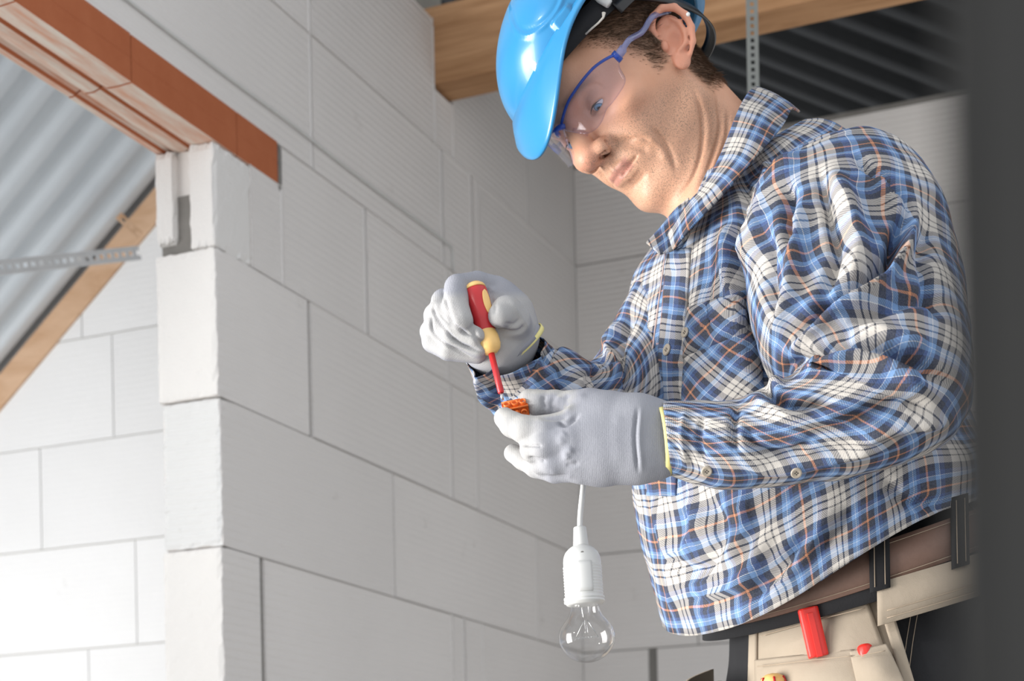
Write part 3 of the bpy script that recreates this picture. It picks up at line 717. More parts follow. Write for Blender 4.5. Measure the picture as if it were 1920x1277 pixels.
# brim: a flange round the rim, drawn out into the peak
nu = 220; V = []; 
for j in range(nu):
    a = 2*math.pi*j/nu; ca2, sa2 = math.cos(a), math.sin(a); ry = (.110 if ca2 > 0 else .140); rx = .104
    pk = max(0, ca2)**6; w_ = .0105+.027*pk; nx, ny = sa2/rx, ca2/ry; l_ = math.hypot(nx, ny); nx /= l_; ny /= l_
    bx, by = rx*sa2, ry*ca2; z0 = float(ZR(by)); 
    prof = [(-.0028, .0), (-.001, .0045), (.003, .0030), (w_*.5, .0012-.018*pk), (w_-.0015, -.001-.048*pk), (w_, -.003-.050*pk), (w_-.0015, -.0052-.050*pk), (w_*.5, -.0028-.020*pk), (.0, -.0030)]
    for d, z in prof: V.append((bx+nx*d, by+ny*d, z0+z+.10*(bx+nx*d)))
k = 9; Q = [(j*k+i, ((j+1) % nu)*k+i, ((j+1) % nu)*k+(i+1) % k, j*k+(i+1) % k) for j in range(nu) for i in range(k)]
Vw = HW(V); Q = np.array(Q); me = mesh_np('brim', Vw, Q)
bm = bmesh.new(); bm.from_mesh(me); bmesh.ops.recalc_face_normals(bm, faces=bm.faces); bm.to_mesh(me); bm.free(); link('brim', me, M['helmet'], hat)
def loop(name, rx, ryf, ryb, zf, hgt, th, mat, parent, a0=0, a1=360, cx=0, cy=0):
    V = []; n = 120
    for j in range(n+1):
        a = math.radians(a0+(a1-a0)*j/n); y = (ryf if math.cos(a) > 0 else ryb)*math.cos(a)+cy; x = rx*math.sin(a)+cx; z = zf(y)
        l = math.hypot(x, y); ox, oy = x/l*th, y/l*th
        V += [(x, y, z-hgt/2), (x+ox, y+oy, z-hgt/2), (x+ox, y+oy, z+hgt/2), (x, y, z+hgt/2)]
    Q = [(4*j+i, 4*j+4+i, 4*j+4+(i+1) % 4, 4*j+(i+1) % 4) for j in range(n) for i in range(4)]
    me = mesh_np(name, HW(V), Q); bm = bmesh.new(); bm.from_mesh(me)
    bmesh.ops.holes_fill(bm, edges=bm.edges, sides=4); bmesh.ops.recalc_face_normals(bm, faces=bm.faces); bm.to_mesh(me); bm.free()
    return link(name, me, mat, parent)
loop('sweatband', .086, .101, .108, lambda y: np.interp(y, [-.11, 0, .12], [.050, .078, .086]), .022, .003, M['black'], hat)
loop('nape_strap', .092, .1, .126, lambda y: np.interp(y, [-.13, -.05, .0], [-.020, .03, .066]), .013, .003, M['blackp'], hat, 75, 285)
for a in (20, 75, 130, 200, 255, 310):
    r = math.radians(a); pts = [HW((.095*math.sin(r)*q, .118*math.cos(r)*q, .075+.082*(1-q**3))) for q in np.linspace(1.0, .05, 10)]
    tube_obj('cradle_strap', pts, [.005]*10, M['white_plastic'], hat, seg=8)
tube_obj('chin_cord', [W(1098, 64, 1.745), W(1110, 53, 1.74), W(1122, 43, 1.735), W(1131, 33, 1.735), W(1132, 24, 1.735)], [.0009, .001, .001, .0012, .0022], M['cord'], hat, seg=8)
lathe('rivet', [(0, 0), (0, .0022), (.001, .002), (.0015, 0)], M['white_plastic'], hat, W(1290, 27, 1.765), Vector((.1, -1, -.2)), 16)
# ------------------------------------------------------------------ safety glasses
def tinted(name, col, fres=1.35, alpha_col=None, rough=.03, base=None, solid=0.0):
    m = NT(name); t = m.t; tr = m.n('ShaderNodeBsdfTransparent'); tr.inputs[0].default_value = (*col, 1)
    gl = m.n('ShaderNodeBsdfGlossy'); gl.inputs['Roughness'].default_value = rough; gl.inputs[0].default_value = (1, 1, 1, 1)
    lw = m.n('ShaderNodeLayerWeight'); lw.inputs[0].default_value = .5; pw = m.math('POWER', lw.outputs['Facing'], 4.0); pw = m.math('ADD', m.math('MULTIPLY', pw, .75), .018)
    mx = m.n('ShaderNodeMixShader'); m.l(pw, mx.inputs[0])
    src = tr
    if solid:
        m2 = m.n('ShaderNodeMixShader'); m2.inputs[0].default_value = solid; m.l(tr.outputs[0], m2.inputs[1]); m.b.inputs['Base Color'].default_value = (*base, 1); m.b.inputs['Roughness'].default_value = .15
        m.l(m.b.outputs[0], m2.inputs[2]); src = m2
    m.l(src.outputs[0], mx.inputs[1]); m.l(gl.outputs[0], mx.inputs[2]); m.l(mx.outputs[0], t.nodes['Material Output'].inputs[0]); return m.m
M['lens'] = tinted('clear_lens', (.93, .93, .985), 1.45)
M['frame'] = tinted('clear_blue_plastic', (.30, .45, .90), 1.5, solid=.35, base=(.04, .13, .55))
M['temple'] = tinted('clear_violet_plastic', (.70, .70, .88), 1.5, solid=.45, base=(.28, .30, .50))
gls = empty('safety_glasses', HW((0, .11, .03)), label='clear wraparound safety glasses with blue rim on the man\'s face', cat='glasses')
WR = lambda q: q[..., 1]-(.1115-8.5*q[..., 0]**2-.10*(q[..., 2]-.02))
outl = [(1051, 243), (1057, 216), (1064, 195), (1075, 175), (1096, 146), (1119, 122), (1150, 104), (1160, 112), (1161, 128), (1172, 152), (1160, 176), (1146, 195), (1137, 205), (1128, 228), (1116, 243), (1100, 250), (1082, 249), (1063, 246)]
OL = smooth_pts(np.array([hray(x, y, WR) for x, y in outl+outl[:1]]), 4)[:-1]
def lens(sg):
    c = OL.mean(0); n = len(OL); K = 8; V = []
    for f in np.linspace(1, .0, K+1)[:-1]:
        for p in OL: q = c+(p-c)*f; q[1] = .1115-8.5*q[0]**2-.10*(q[2]-.02); V.append(q)
    V.append(np.array([c[0], .1115-8.5*c[0]**2-.10*(c[2]-.02), c[2]])); V = np.array(V); nb_ = len(V)
    V2 = V-np.array([0, .0018, 0]); VV = np.vstack([V, V2]); VV[:, 0] *= sg; F_ = []
    for i in range(K-1):
        for j in range(n): a = i*n+j; b = i*n+(j+1) % n; F_ += [(a, b, b+n, a+n), (nb_+a, nb_+a+n, nb_+b+n, nb_+b)]
    for j in range(n): a = (K-1)*n+j; b = (K-1)*n+(j+1) % n; F_ += [(a, b, nb_-1), (nb_+a, nb_+nb_-1, nb_+b)]; F_.append((j, nb_+j, nb_+(j+1) % n, (j+1) % n))
    me = bpy.data.meshes.new('lens'); me.from_pydata(HW(VV).tolist(), [], F_); me.update()
    bm = bmesh.new(); bm.from_mesh(me); bmesh.ops.recalc_face_normals(bm, faces=bm.faces); bm.to_mesh(me); bm.free()
    link('lens', me, M['lens'], gls)
    top = OL[:28].copy(); top[:, 0] *= sg; top[:, 1] += .0005
    tube_obj('rim', [Vector(p) for p in HW(top)], [.0016]*len(top), M['frame'], gls, seg=8)
    low = OL[27:].copy(); low[:, 0] *= sg; tube_obj('lower_edge', [Vector(p) for p in HW(low)], [.0006]*len(low), M['lens'], gls, seg=6)
    h = OL[26].copy()
    P_ = np.array([h+[-.002, .001, 0], h+[.004, -.006, .000], h+[.009, -.020, .002], [.0805, .012, .033], [.086, -.008, .036], [.080, -.040, .030]]); P_[:, 0] *= sg
    pts = smooth_pts(P_, 6); V = []; 
    for i, p in enumerate(pts):
        hh = .0046 if i < 8 else .0030; tt = .0013
        for dx, dz in ((-tt, -hh), (tt, -hh), (tt, hh), (-tt, hh)): V.append(p+np.array([dx, 0, dz]))
    nn = len(pts); Q = [(4*i+j, 4*i+4+j, 4*i+4+(j+1) % 4, 4*i+(j+1) % 4) for i in range(nn-1) for j in range(4)]+[(0, 1, 2, 3), (4*nn-4, 4*nn-3, 4*nn-2, 4*nn-1)]
    me = mesh_np('temple', HW(V), Q); bm = bmesh.new(); bm.from_mesh(me); bmesh.ops.recalc_face_normals(bm, faces=bm.faces); bm.to_mesh(me); bm.free()
    link('temple', me, M['temple'], gls, smooth=False)
    hp = [Vector(HW(np.array([sg*(h[0]-.001), h[1]-.001, h[2]+dz]))) for dz in (-.006, .006)]; tube_obj('hinge', hp, [.0030, .0030], M['frame'], gls, seg=12)
lens(1); lens(-1)
tube_obj('bridge', [Vector(HW(p)) for p in ((.008, .1125, .030), (.004, .1155, .034), (0, .117, .035), (-.004, .1155, .034), (-.008, .1125, .030))], [.0028]*5, M['frame'], gls, seg=10)
for sg in (1, -1):
    tube_obj('nose_pad', [Vector(HW((sg*.0085, .109, .022))), Vector(HW((sg*.011, .106, .014))), Vector(HW((sg*.0135, .103, .006)))], [.002, .003, .002], M['lens'], gls, seg=10)
# ------------------------------------------------------------------ cloth
from mathutils.bvhtree import BVHTree
def plaid(name):
    m = NT(name, .9, .15); uv = m.n('ShaderNodeUVMap'); uv.uv_map = 'UVMap'; sep = m.n('ShaderNodeSeparateXYZ')
    c = m.coord(); wn = m.n('ShaderNodeTexNoise'); m.l(c, wn.inputs['Vector']); wn.inputs['Scale'].default_value = 9; wn.inputs['Detail'].default_value = 2
    off = m.n('ShaderNodeVectorMath', operation='SUBTRACT'); m.l(wn.outputs['Color'], off.inputs[0]); off.inputs[1].default_value = (.5, .5, .5)
    sc = m.n('ShaderNodeVectorMath', operation='SCALE'); m.l(off.outputs[0], sc.inputs[0]); sc.inputs['Scale'].default_value = .022
    ad = m.n('ShaderNodeVectorMath', operation='ADD'); m.l(uv.outputs[0], ad.inputs[0]); m.l(sc.outputs[0], ad.inputs[1]); m.l(ad.outputs[0], sep.inputs[0])
    navy = srgb(16, 26, 52); nv2 = srgb(26, 42, 80); blk = srgb(18, 22, 38); org = srgb(196, 128, 82); lb = srgb(104, 142, 188); mb = srgb(44, 72, 124); wh = srgb(204, 210, 220); cr = srgb(196, 189, 180)
    stops = [(0, navy), (.05, blk), (.09, org), (.125, blk), (.17, navy), (.235, lb), (.295, wh), (.303, mb), (.37, navy), (.46, cr), (.56, blk), (.585, cr), (.66, blk), (.685, cr), (.76, navy), (.84, lb), (.90, wh), (.91, lb), (.95, mb)]
    def axis(o, ph):
        f = m.math('FRACT', m.math('ADD', m.math('MULTIPLY', sep.outputs[o], 1/.062), ph)); return m.ramp(f, stops, 'CONSTANT')
    wa, we = axis(0, 0.13), axis(1, 0.4)
    # twill: warp and weft threads come up in diagonal lines
    tw = m.math('SINE', m.math('MULTIPLY', m.math('ADD', sep.outputs[0], sep.outputs[1]), 3600)); tw = m.math('ADD', m.math('MULTIPLY', tw, .22), .5)
    col = m.mix(tw, wa, we); nz = m.noise(c, 700, 3); col = m.mix(m.math('MULTIPLY', nz, .22), col, (.50, .52, .56))
    return m.out(col, m.bump(m.math('ADD', nz, m.math('MULTIPLY', tw, .5)), .35, .0007, m.bump(m.noise(c, 38, 4), .28, .006)))
M['plaid'] = plaid('blue_plaid_flannel')
def ring_loft(rings, nu=180, sub=10, ex=2.2, twist=0.0, depth=None):
    # rings: (point A px, point B px, Y of A, Y of B, half depth); the ring spans A..B and bulges by the half depth across
    A = np.array([W(r[0][0], r[0][1], r[2])[:] for r in rings]); B = np.array([W(r[1][0], r[1][1], r[3])[:] for r in rings]); dh = np.array([r[4] for r in rings])
    A = smooth_pts(A, sub); B = smooth_pts(B, sub); dh = smooth_pts(np.c_[dh, dh*0, dh*0], sub)[:, 0]; C = (A+B)/2; n = len(C)
    T = np.gradient(C, axis=0); X = (B-A)/2; V = np.zeros((n, nu+1, 3)); ang = np.linspace(0, 2*np.pi, nu+1)
    for i in range(n):
        t = T[i]/np.linalg.norm(T[i]); x = X[i]; y = np.cross(t, x/np.linalg.norm(x)); y /= np.linalg.norm(y)
        c, s_ = np.cos(ang), np.sin(ang); e = 2/ex
        V[i] = C[i]+np.outer(np.sign(c)*abs(c)**e, x)+np.outer(np.sign(s_)*abs(s_)**e, y*dh[i])
    seg = np.linalg.norm(np.diff(V, axis=0), axis=2); own = np.vstack([np.zeros(nu+1), np.cumsum(seg, 0)]); avg = own.mean(1, keepdims=True); v = avg+(own-avg)*.55
    per = np.linalg.norm(np.diff(V, axis=1), axis=2).sum(1).mean(); u = np.tile(ang/(2*np.pi)*per, (n, 1))
    return V, u, v
FOLD = 1.35
def cloth_mesh(name, V, u, v, strokes, mat, parent, noise=.0025, nscale=14, extra=None, rot=0.0, du=0, dv=0, thick=.0012):
    n, k, _ = V.shape; P_ = V[:, :-1].reshape(-1, 3); kk = k-1
    i, j = np.meshgrid(np.arange(n-1), np.arange(kk), indexing='ij'); a = i*kk+j; b = i*kk+(j+1) % kk; Q = np.stack([a, b, b+kk, a+kk], -1).reshape(-1, 4)
    N = normals(P_, Q); c = P_.mean(0)
    cc = V[:, :-1].mean(1).repeat(kk, 0)
    if ((P_-cc)*N).sum() < 0: Q = Q[:, ::-1]
    from mathutils import noise as mn
    d = np.array([mn.fractal(Vector(p)*nscale, .9, 2.0, 3) for p in P_])*noise
    P_ = P_+normals(P_, Q)*d[:, None]
    P_ = sculpt(P_, Q, [(a, b, c*FOLD) for a, b, c in strokes])
    me = mesh_np(name, P_, Q); uvl = me.uv_layers.new(name='UVMap'); LI = np.zeros(len(me.loops), np.int32); me.loops.foreach_get('vertex_index', LI)
    uf = u[:, :-1].reshape(-1); vf = v[:, :-1].reshape(-1); U = uf[LI].copy(); Vv = vf[LI]
    per = u[0, -1]; U4 = U.reshape(-1, 4); wrap = (U4.max(1)-U4.min(1)) > per*.5; U4[wrap] = np.where(U4[wrap] < per*.5, U4[wrap]+per, U4[wrap]); U = U4.ravel()
    cr_, sr_ = math.cos(rot), math.sin(rot); UU = U*cr_-Vv*sr_+du; VV = U*sr_+Vv*cr_+dv
    uvl.data.foreach_set('uv', np.stack([UU, VV], 1).astype(np.float32).ravel())
    o = link(name, me, mat, parent); o['_t'] = 1; del o['_t']
    if thick:
        md = o.modifiers.new('thickness', 'SOLIDIFY'); md.thickness = thick; md.offset = -1
    return o, P_, Q
# ---- torso of the shirt: rings run from the hem to the neck; A = front silhouette side, B = back side
fw = np.array([-.875, -.485, 0]); lt = np.array([.485, -.875, 0])
def body_rings(st, nu=260, sub=12):
    # st: (px, py, Y centre, half width across, half depth, forward lean of the ring, front drop)
    C = smooth_pts(np.array([W(*s[:3])[:] for s in st]), sub); ex = smooth_pts(np.array([[s[3], s[4], s[5]] for s in st]), sub); dr = smooth_pts(np.array([[s[6], 0, 0] for s in st]), sub)[:, 0]
    ang = np.linspace(0, 2*np.pi, nu+1); n = len(C); V = np.zeros((n, nu+1, 3)); c, s_ = np.cos(ang), np.sin(ang); e = 2/2.35
    for i in range(n):
        ln = ex[i, 2]; f2 = fw*math.cos(ln)-np.array([0, 0, 1])*math.sin(ln)
        V[i] = C[i]+np.outer(np.sign(c)*abs(c)**e, f2*ex[i, 1])+np.outer(np.sign(s_)*abs(s_)**e, lt*ex[i, 0])
        V[i, :, 2] -= dr[i]*(.5+.5*c)**2.6
    seg = np.linalg.norm(np.diff(V, axis=0), axis=2); own = np.vstack([np.zeros(nu+1), np.cumsum(seg, 0)]); avg = own.mean(1, keepdims=True); v = avg+(own-avg)*.6
    per = 2*np.pi*.165; u = np.tile(ang/(2*np.pi)*per, (n, 1)); return V, u, v
torso_st = [(1548, 985, 1.78, .190, .150, .10, .105), (1530, 930, 1.78, .200, .158, .06, .055), (1505, 880, 1.78, .198, .152, .02, .01), (1470, 760, 1.78, .192, .142, .0, 0), (1452, 650, 1.78, .190, .134, .05, 0),
            (1447, 540, 1.79, .190, .126, .12, 0), (1440, 450, 1.80, .182, .116, .22, 0), (1432, 390, 1.81, .160, .104, .34, 0), (1420, 345, 1.82, .115, .088, .45, 0), (1405, 305, 1.82, .090, .072, .5, 0), (1398, 290, 1.82, .070, .062, .5, 0)]
V, u, v = body_rings(torso_st)
torso_folds = [([(1450, 986), (1396, 1086), (1320, 1130)], 13, .009), ([(1515, 998), (1457, 1079), (1400, 1125)], 11, -.011), ([(1560, 960), (1490, 1060), (1430, 1120)], 12, .009), ([(1600, 950), (1530, 1030)], 10, -.008),
    ([(1330, 930), (1350, 1000), (1320, 1060), (1270, 1085)], 12, -.008), ([(1290, 930), (1310, 990), (1280, 1040)], 12, .007), ([(1225, 930), (1245, 1000), (1262, 1090), (1262, 1150)], 9, .006),
    ([(1390, 930), (1400, 990), (1365, 1050)], 12, .008), ([(1240, 1040), (1300, 1070), (1340, 1060)], 9, -.006), ([(1280, 1120), (1340, 1130), (1400, 1100)], 9, -.006), ([(1650, 900), (1700, 940), (1780, 950)], 12, -.008),
    ([(1400, 420), (1392, 520), (1410, 640), (1440, 740)], 13, -.020), ([(1365, 420), (1360, 500), (1378, 560)], 11, .007), ([(1330, 470), (1325, 560), (1340, 620)], 9, -.004),
    ([(1290, 540), (1280, 600), (1272, 700), (1268, 790)], 5, -.004), ([(1400, 330), (1395, 400), (1370, 470)], 9, -.007), ([(1440, 300), (1430, 370), (1400, 430)], 10, .008), ([(1215, 600), (1206, 680), (1204, 740)], 6, .004)]
shirt = None
torso, TV, TQ = cloth_mesh('shirt_body', V, u, v, torso_folds, M['plaid'], man, .0045, 11, du=.012, dv=.02)
# ---- sleeve on the near side
near = [((1462, 365), (1690, 305), 1.70, 1.70, .046), ((1418, 420), (1745, 372), 1.66, 1.64, .078), ((1397, 480), (1786, 440), 1.63, 1.61, .088), ((1398, 560), (1803, 540), 1.60, 1.58, .088), ((1418, 625), (1812, 640), 1.57, 1.56, .086), ((1455, 668), (1818, 730), 1.55, 1.54, .082),
        ((1484, 688), (1800, 800), 1.54, 1.53, .074), ((1487, 700), (1745, 846), 1.54, 1.53, .068), ((1472, 708), (1660, 876), 1.54, 1.535, .062), ((1440, 722), (1560, 897), 1.545, 1.54, .056), ((1395, 744), (1455, 913), 1.55, 1.55, .050),
        ((1345, 757), (1360, 913), 1.555, 1.555, .045), ((1300, 757), (1306, 902), 1.56, 1.56, .041), ((1243, 757), (1258, 889), 1.563, 1.563, .038)]
V, u, v = ring_loft(near, 220, 12, 2.1)
near_folds = [([(1505, 268), (1445, 345), (1412, 430), (1400, 510)], 13, .012), ([(1480, 345), (1475, 400), (1487, 460)], 11, -.012), ([(1512, 370), (1492, 470), (1482, 560), (1450, 640)], 13, .010), ([(1440, 430), (1440, 520), (1455, 600)], 11, -.010),
    ([(1700, 400), (1680, 452), (1642, 516), (1560, 565), (1485, 640)], 13, -.024), ([(1715, 380), (1690, 480), (1640, 540), (1550, 600), (1480, 655)], 12, .014), ([(1560, 320), (1590, 400), (1610, 470), (1590, 530)], 20, .012), ([(1540, 330), (1555, 400), (1570, 480), (1530, 570)], 10, -.009), ([(1640, 330), (1670, 380), (1700, 420)], 12, .010), ([(1600, 290), (1650, 330), (1700, 385)], 9, -.008),
    ([(1480, 690), (1530, 662), (1600, 648), (1690, 668), (1770, 715)], 10, -.022), ([(1500, 705), (1560, 682), (1620, 668), (1690, 695), (1740, 740)], 13, .012), ([(1560, 640), (1620, 600), (1700, 560), (1770, 560)], 13, -.009), ([(1560, 600), (1650, 620), (1740, 650)], 14, .008), ([(1740, 420), (1735, 500), (1770, 600)], 12, -.010),
    ([(1430, 715), (1450, 745), (1500, 760), (1560, 750)], 9, -.010), ([(1420, 700), (1445, 722), (1470, 715)], 8, .008), ([(1400, 745), (1450, 770), (1510, 790), (1600, 770)], 12, .007), ([(1383, 760), (1376, 800), (1380, 850)], 7, -.006), ([(1400, 800), (1420, 840), (1480, 850), (1530, 820)], 9, -.007),
    ([(1390, 870), (1460, 880), (1560, 860), (1680, 830)], 9, .006), ([(1580, 790), (1660, 760), (1750, 760)], 12, -.008), ([(1600, 830), (1690, 800), (1780, 790)], 12, .007), ([(1320, 780), (1310, 820), (1318, 870)], 6, -.004), ([(1285, 770), (1278, 820), (1290, 880)], 6, .003)]
sl, _, _ = cloth_mesh('sleeve', V, u, v, near_folds, M['plaid'], man, .0040, 14, rot=.0, du=.03)
# ---- sleeve on the far side
far = [((1010, 632), (888, 682), 1.655, 1.622, .034), ((1022, 646), (903, 720), 1.662, 1.635, .037), ((1045, 662), (925, 765), 1.672, 1.650, .042), ((1075, 674), (965, 800), 1.68, 1.65, .046), ((1105, 682), (1025, 830), 1.71, 1.68, .050), ((1122, 675), (1100, 850), 1.74, 1.72, .056),
       ((1130, 655), (1190, 850), 1.78, 1.75, .062), ((1142, 622), (1270, 820), 1.82, 1.78, .068), ((1172, 580), (1330, 740), 1.86, 1.80, .072), ((1210, 535), (1370, 640), 1.89, 1.83, .074), ((1260, 470), (1400, 540), 1.92, 1.86, .066)]
V, u, v = ring_loft(far, 180, 12, 2.1)
for i in range(30):
    fr_ = np.clip(V[i].mean(0)[1]-V[i][:, 1], 0, 1); V[i][:, 2] -= fr_*.38*(1-i/30)**1.3
far_folds = [([(1160, 600), (1140, 650), (1165, 720)], 10, .010), ([(1185, 590), (1160, 650), (1185, 740)], 8, -.012), ([(1135, 660), (1120, 700), (1140, 740)], 8, -.010), ([(1090, 690), (1080, 720), (1100, 745)], 8, .007), ([(1060, 680), (1050, 720), (1060, 745)], 7, -.006),
    ([(1000, 650), (1010, 690), (990, 735)], 7, .004), ([(915, 690), (925, 730), (930, 780)], 7, -.008), ([(895, 690), (905, 740), (918, 780)], 6, .006)]
sl2, _, _ = cloth_mesh('sleeve', V, u, v, far_folds, M['plaid'], man, .0035, 16, rot=.2, du=.05)
# ---- things laid on the shirt: conform a patch given by its outline to the cloth under it
tb = BVHTree.FromPolygons([Vector(p) for p in TV], [tuple(q) for q in TQ])
CAMP = Vector((0, 0, CAMZ))
def on_torso(px, py, lift=.002):
    d = (W(px, py, 1.0)-CAMP).normalized(); h = tb.ray_cast(CAMP, d)
    if h[0] is None:
        h = tb.find_nearest(W(px, py, 1.68))
    n = h[1]; n = n if n.dot(d) < 0 else -n
    return h[0]+n*lift, n
def patch(name, quad, mat, parent, lift=.0022, nx=24, ny=24, rot=0.0, off=(0, 0), bowl=0.0, thick=.0016, **k):
    q = np.array(quad, float); V = []; UV = []
    for j in range(ny+1):
        for i in range(nx+1):
            a, b = i/nx, j/ny; p = (q[0]*(1-a)+q[1]*a)*(1-b)+(q[3]*(1-a)+q[2]*a)*b
            e = min(1, 6*min(a, 1-a, b, 1-b)+.25); P_, n = on_torso(p[0], p[1], lift*e+bowl*math.sin(math.pi*a)*math.sin(math.pi*b)); V.append(P_[:]); x, y = p[0]/1820, -p[1]/1820
            UV.append((x*math.cos(rot)-y*math.sin(rot)+off[0], x*math.sin(rot)+y*math.cos(rot)+off[1]))
    Q = [(j*(nx+1)+i, j*(nx+1)+i+1, (j+1)*(nx+1)+i+1, (j+1)*(nx+1)+i) for j in range(ny) for i in range(nx)]
    me = mesh_np(name, V, Q); uvl = me.uv_layers.new(name='UVMap'); LI = np.zeros(len(me.loops), np.int32); me.loops.foreach_get('vertex_index', LI)
    uvl.data.foreach_set('uv', np.array(UV)[LI].astype(np.float32).ravel()); o = link(name, me, mat, parent, **k)
    md = o.modifiers.new('thickness', 'SOLIDIFY'); md.thickness = thick; md.offset = 0; return o
pl = patch('placket', [(1252, 470), (1296, 466), (1268, 930), (1214, 930)], M['plaid'], torso, .0030, 14, 60, rot=0.02, off=(-.009, .03))
patch('pocket', [(1285, 660), (1418, 600), (1432, 735), (1276, 800)], M['plaid'], torso, .0030, 28, 28, rot=.72)
patch('pocket_flap', [(1290, 578), (1398, 545), (1402, 628), (1283, 672)], M['plaid'], torso, .0058, 24, 20, rot=.72, off=(.03, 0), bowl=.002)
patch('pocket', [(1197, 620), (1226, 625), (1214, 740), (1193, 735)], M['plaid'], torso, .0028, 12, 20, rot=-.72)
m = NT('horn_button', .3, .5); M['button'] = m.out(m.mix(m.noise(m.coord(), 120, 3), (.34, .28, .21), (.52, .46, .38)))
def button(P_, n, r, parent):
    n = n.normalized(); P_ = Vector(P_)-n*.0008
    b = lathe('button', [(0, r*.9), (.0006, r), (.0016, r*.98), (.0022, r*.85), (.0017, r*.62), (.0015, 0)], M['button'], parent, P_, n, 24)
    x = n.orthogonal().normalized(); y = n.cross(x)
    for a in range(4):
        c = P_+n*.00155+(x*math.cos(a*1.571+.785)+y*math.sin(a*1.571+.785))*r*.26
        lathe('thread_hole', [(0, r*.13), (.0003, r*.11), (.0004, 0)], M['blackp'], b, c, n, 8)
for px, py, l, r in ((1257, 658, .0045, .0060), (1297, 628, .0085, .0052), (1198, 682, .004, .0046), (1240, 845, .0045, .0055)):
    P_, n = on_torso(px, py, l); button(P_, n, r, torso)
for px, py, Y in ((1325, 884, 1.556), (1493, 887, 1.535)):
    button(W(px, py, Y-.028), Vector((0, -1, -.75)), .0050, sl)
# yoke seam, side seam and placket stitch lines
def seam(name, pts, r, mat, parent, lift=.0015, surf=on_torso):
    P_ = smooth_pts(np.array([[*p, 0] for p in pts], float), 8)[:, :2]; tube_obj(name, [surf(x, y, lift)[0] for x, y in P_], r, mat, parent, seg=6)
M['stitch'] = plain('pink_stitching', (.62, .46, .42), .9, .2)
seam('stitching', [(1255, 478), (1243, 560), (1228, 680), (1216, 800)], .0007, M['stitch'], pl, .0048)
M['navyc'] = plain('navy_piping', srgb(40, 58, 96), .9, .1)
#COLLAR
def ribbon(name, inner, outer, mat, parent, thick=.0022, n=16, m_=10, curl=.006, rot=.9, off=(0, 0), nz=.0012):
    A = smooth_pts(Wn(inner), n); B = smooth_pts(Wn(outer), n); k = m_; V = []; UV = []
    from mathutils import noise as mn
    for i in range(len(A)):
        for j in range(k+1):
            t = j/k; p = A[i]*(1-t)+B[i]*t; p = p+np.array([-.2, -1, .3])*curl*math.sin(math.pi*t*.9); p = p+np.array([0, -1, 0])*mn.fractal(Vector(p)*40, 1, 2, 2)*nz; V.append(p)
            UV.append(t*np.linalg.norm(B[i]-A[i])); 
    Ls = np.r_[0, np.cumsum(np.linalg.norm(np.diff((A+B)/2, axis=0), axis=1))]
    UV = np.array([(Ls[i//(k+1)], UV[i]) for i in range(len(UV))]); c, s_ = math.cos(rot), math.sin(rot); UV = np.stack([UV[:, 0]*c-UV[:, 1]*s_+off[0], UV[:, 0]*s_+UV[:, 1]*c+off[1]], 1)
    Q = [(i*(k+1)+j, i*(k+1)+j+1, (i+1)*(k+1)+j+1, (i+1)*(k+1)+j) for i in range(len(A)-1) for j in range(k)]
    me = mesh_np(name, V, Q); uvl = me.uv_layers.new(name='UVMap'); LI = np.zeros(len(me.loops), np.int32); me.loops.foreach_get('vertex_index', LI)
    uvl.data.foreach_set('uv', UV[LI].astype(np.float32).ravel()); o = link(name, me, mat, parent); md = o.modifiers.new('thickness', 'SOLIDIFY'); md.thickness = thick; md.offset = 0
    return o
ribbon('collar', [(1432, 168, 1.86), (1412, 166, 1.80), (1388, 200, 1.755), (1352, 290, 1.735), (1318, 350, 1.735), (1288, 385, 1.74), (1252, 440, 1.75)],
       [(1500, 212, 1.86), (1484, 208, 1.79), (1466, 240, 1.735), (1410, 305, 1.70), (1345, 378, 1.69), (1300, 425, 1.695), (1262, 470, 1.715)], M['plaid'], torso, rot=.0, off=(.02, .06), curl=.005)
ribbon('collar', [(1292, 372, 1.78), (1264, 396, 1.77), (1238, 428, 1.76), (1212, 456, 1.75)], [(1305, 425, 1.74), (1288, 448, 1.735), (1262, 470, 1.735), (1236, 478, 1.735)], M['plaid'], torso, rot=.3, off=(.03, .02), curl=.002)
M['red_cloth'] = plain('dark_red_cloth', (.20, .05, .05), .9, .1, 0, 300, .0005, .3)
ribbon('collar_lining', [(1330, 350, 1.765), (1310, 400, 1.765), (1290, 450, 1.76), (1280, 500, 1.755)], [(1350, 380, 1.74), (1335, 430, 1.735), (1312, 480, 1.735), (1290, 520, 1.735)], M['red_cloth'], torso, curl=0)
# ------------------------------------------------------------------ gloved hands
def knit(name, palm=False):
    m = NT(name, .85, .2); a = m.n('ShaderNodeVertexColor'); a.layer_name = 'zones'; sep = m.n('ShaderNodeSeparateColor'); m.l(a.outputs[0], sep.inputs[0]); c = m.coord()
    uvn = sep.outputs[2]                                   # distance along the glove, metres*4
    rib = m.math('SINE', m.math('MULTIPLY', uvn, 1400)); n = m.noise(c, 600, 3); big = m.noise(c, 28, 4)
    back = m.mix(big, (.27, .275, .31), (.34, .345, .38)); coat = m.mix(big, (.40, .39, .375), (.47, .46, .445))
    col = m.mix(sep.outputs[0], back, coat); col = m.mix(m.math('MULTIPLY', sep.outputs[1], .55), col, (.30, .31, .34))
    h = m.math('ADD', m.math('MULTIPLY', rib, .22), n); return m.out(col, m.bump(h, .45, .0007, m.bump(m.noise(c, 90, 3), .25, .002)))
M['glove'] = knit('knitted_glove')
M['yellow'] = plain('yellow_hem', (.78, .70, .30), .85, .2, 0, 400, .0004, .1)
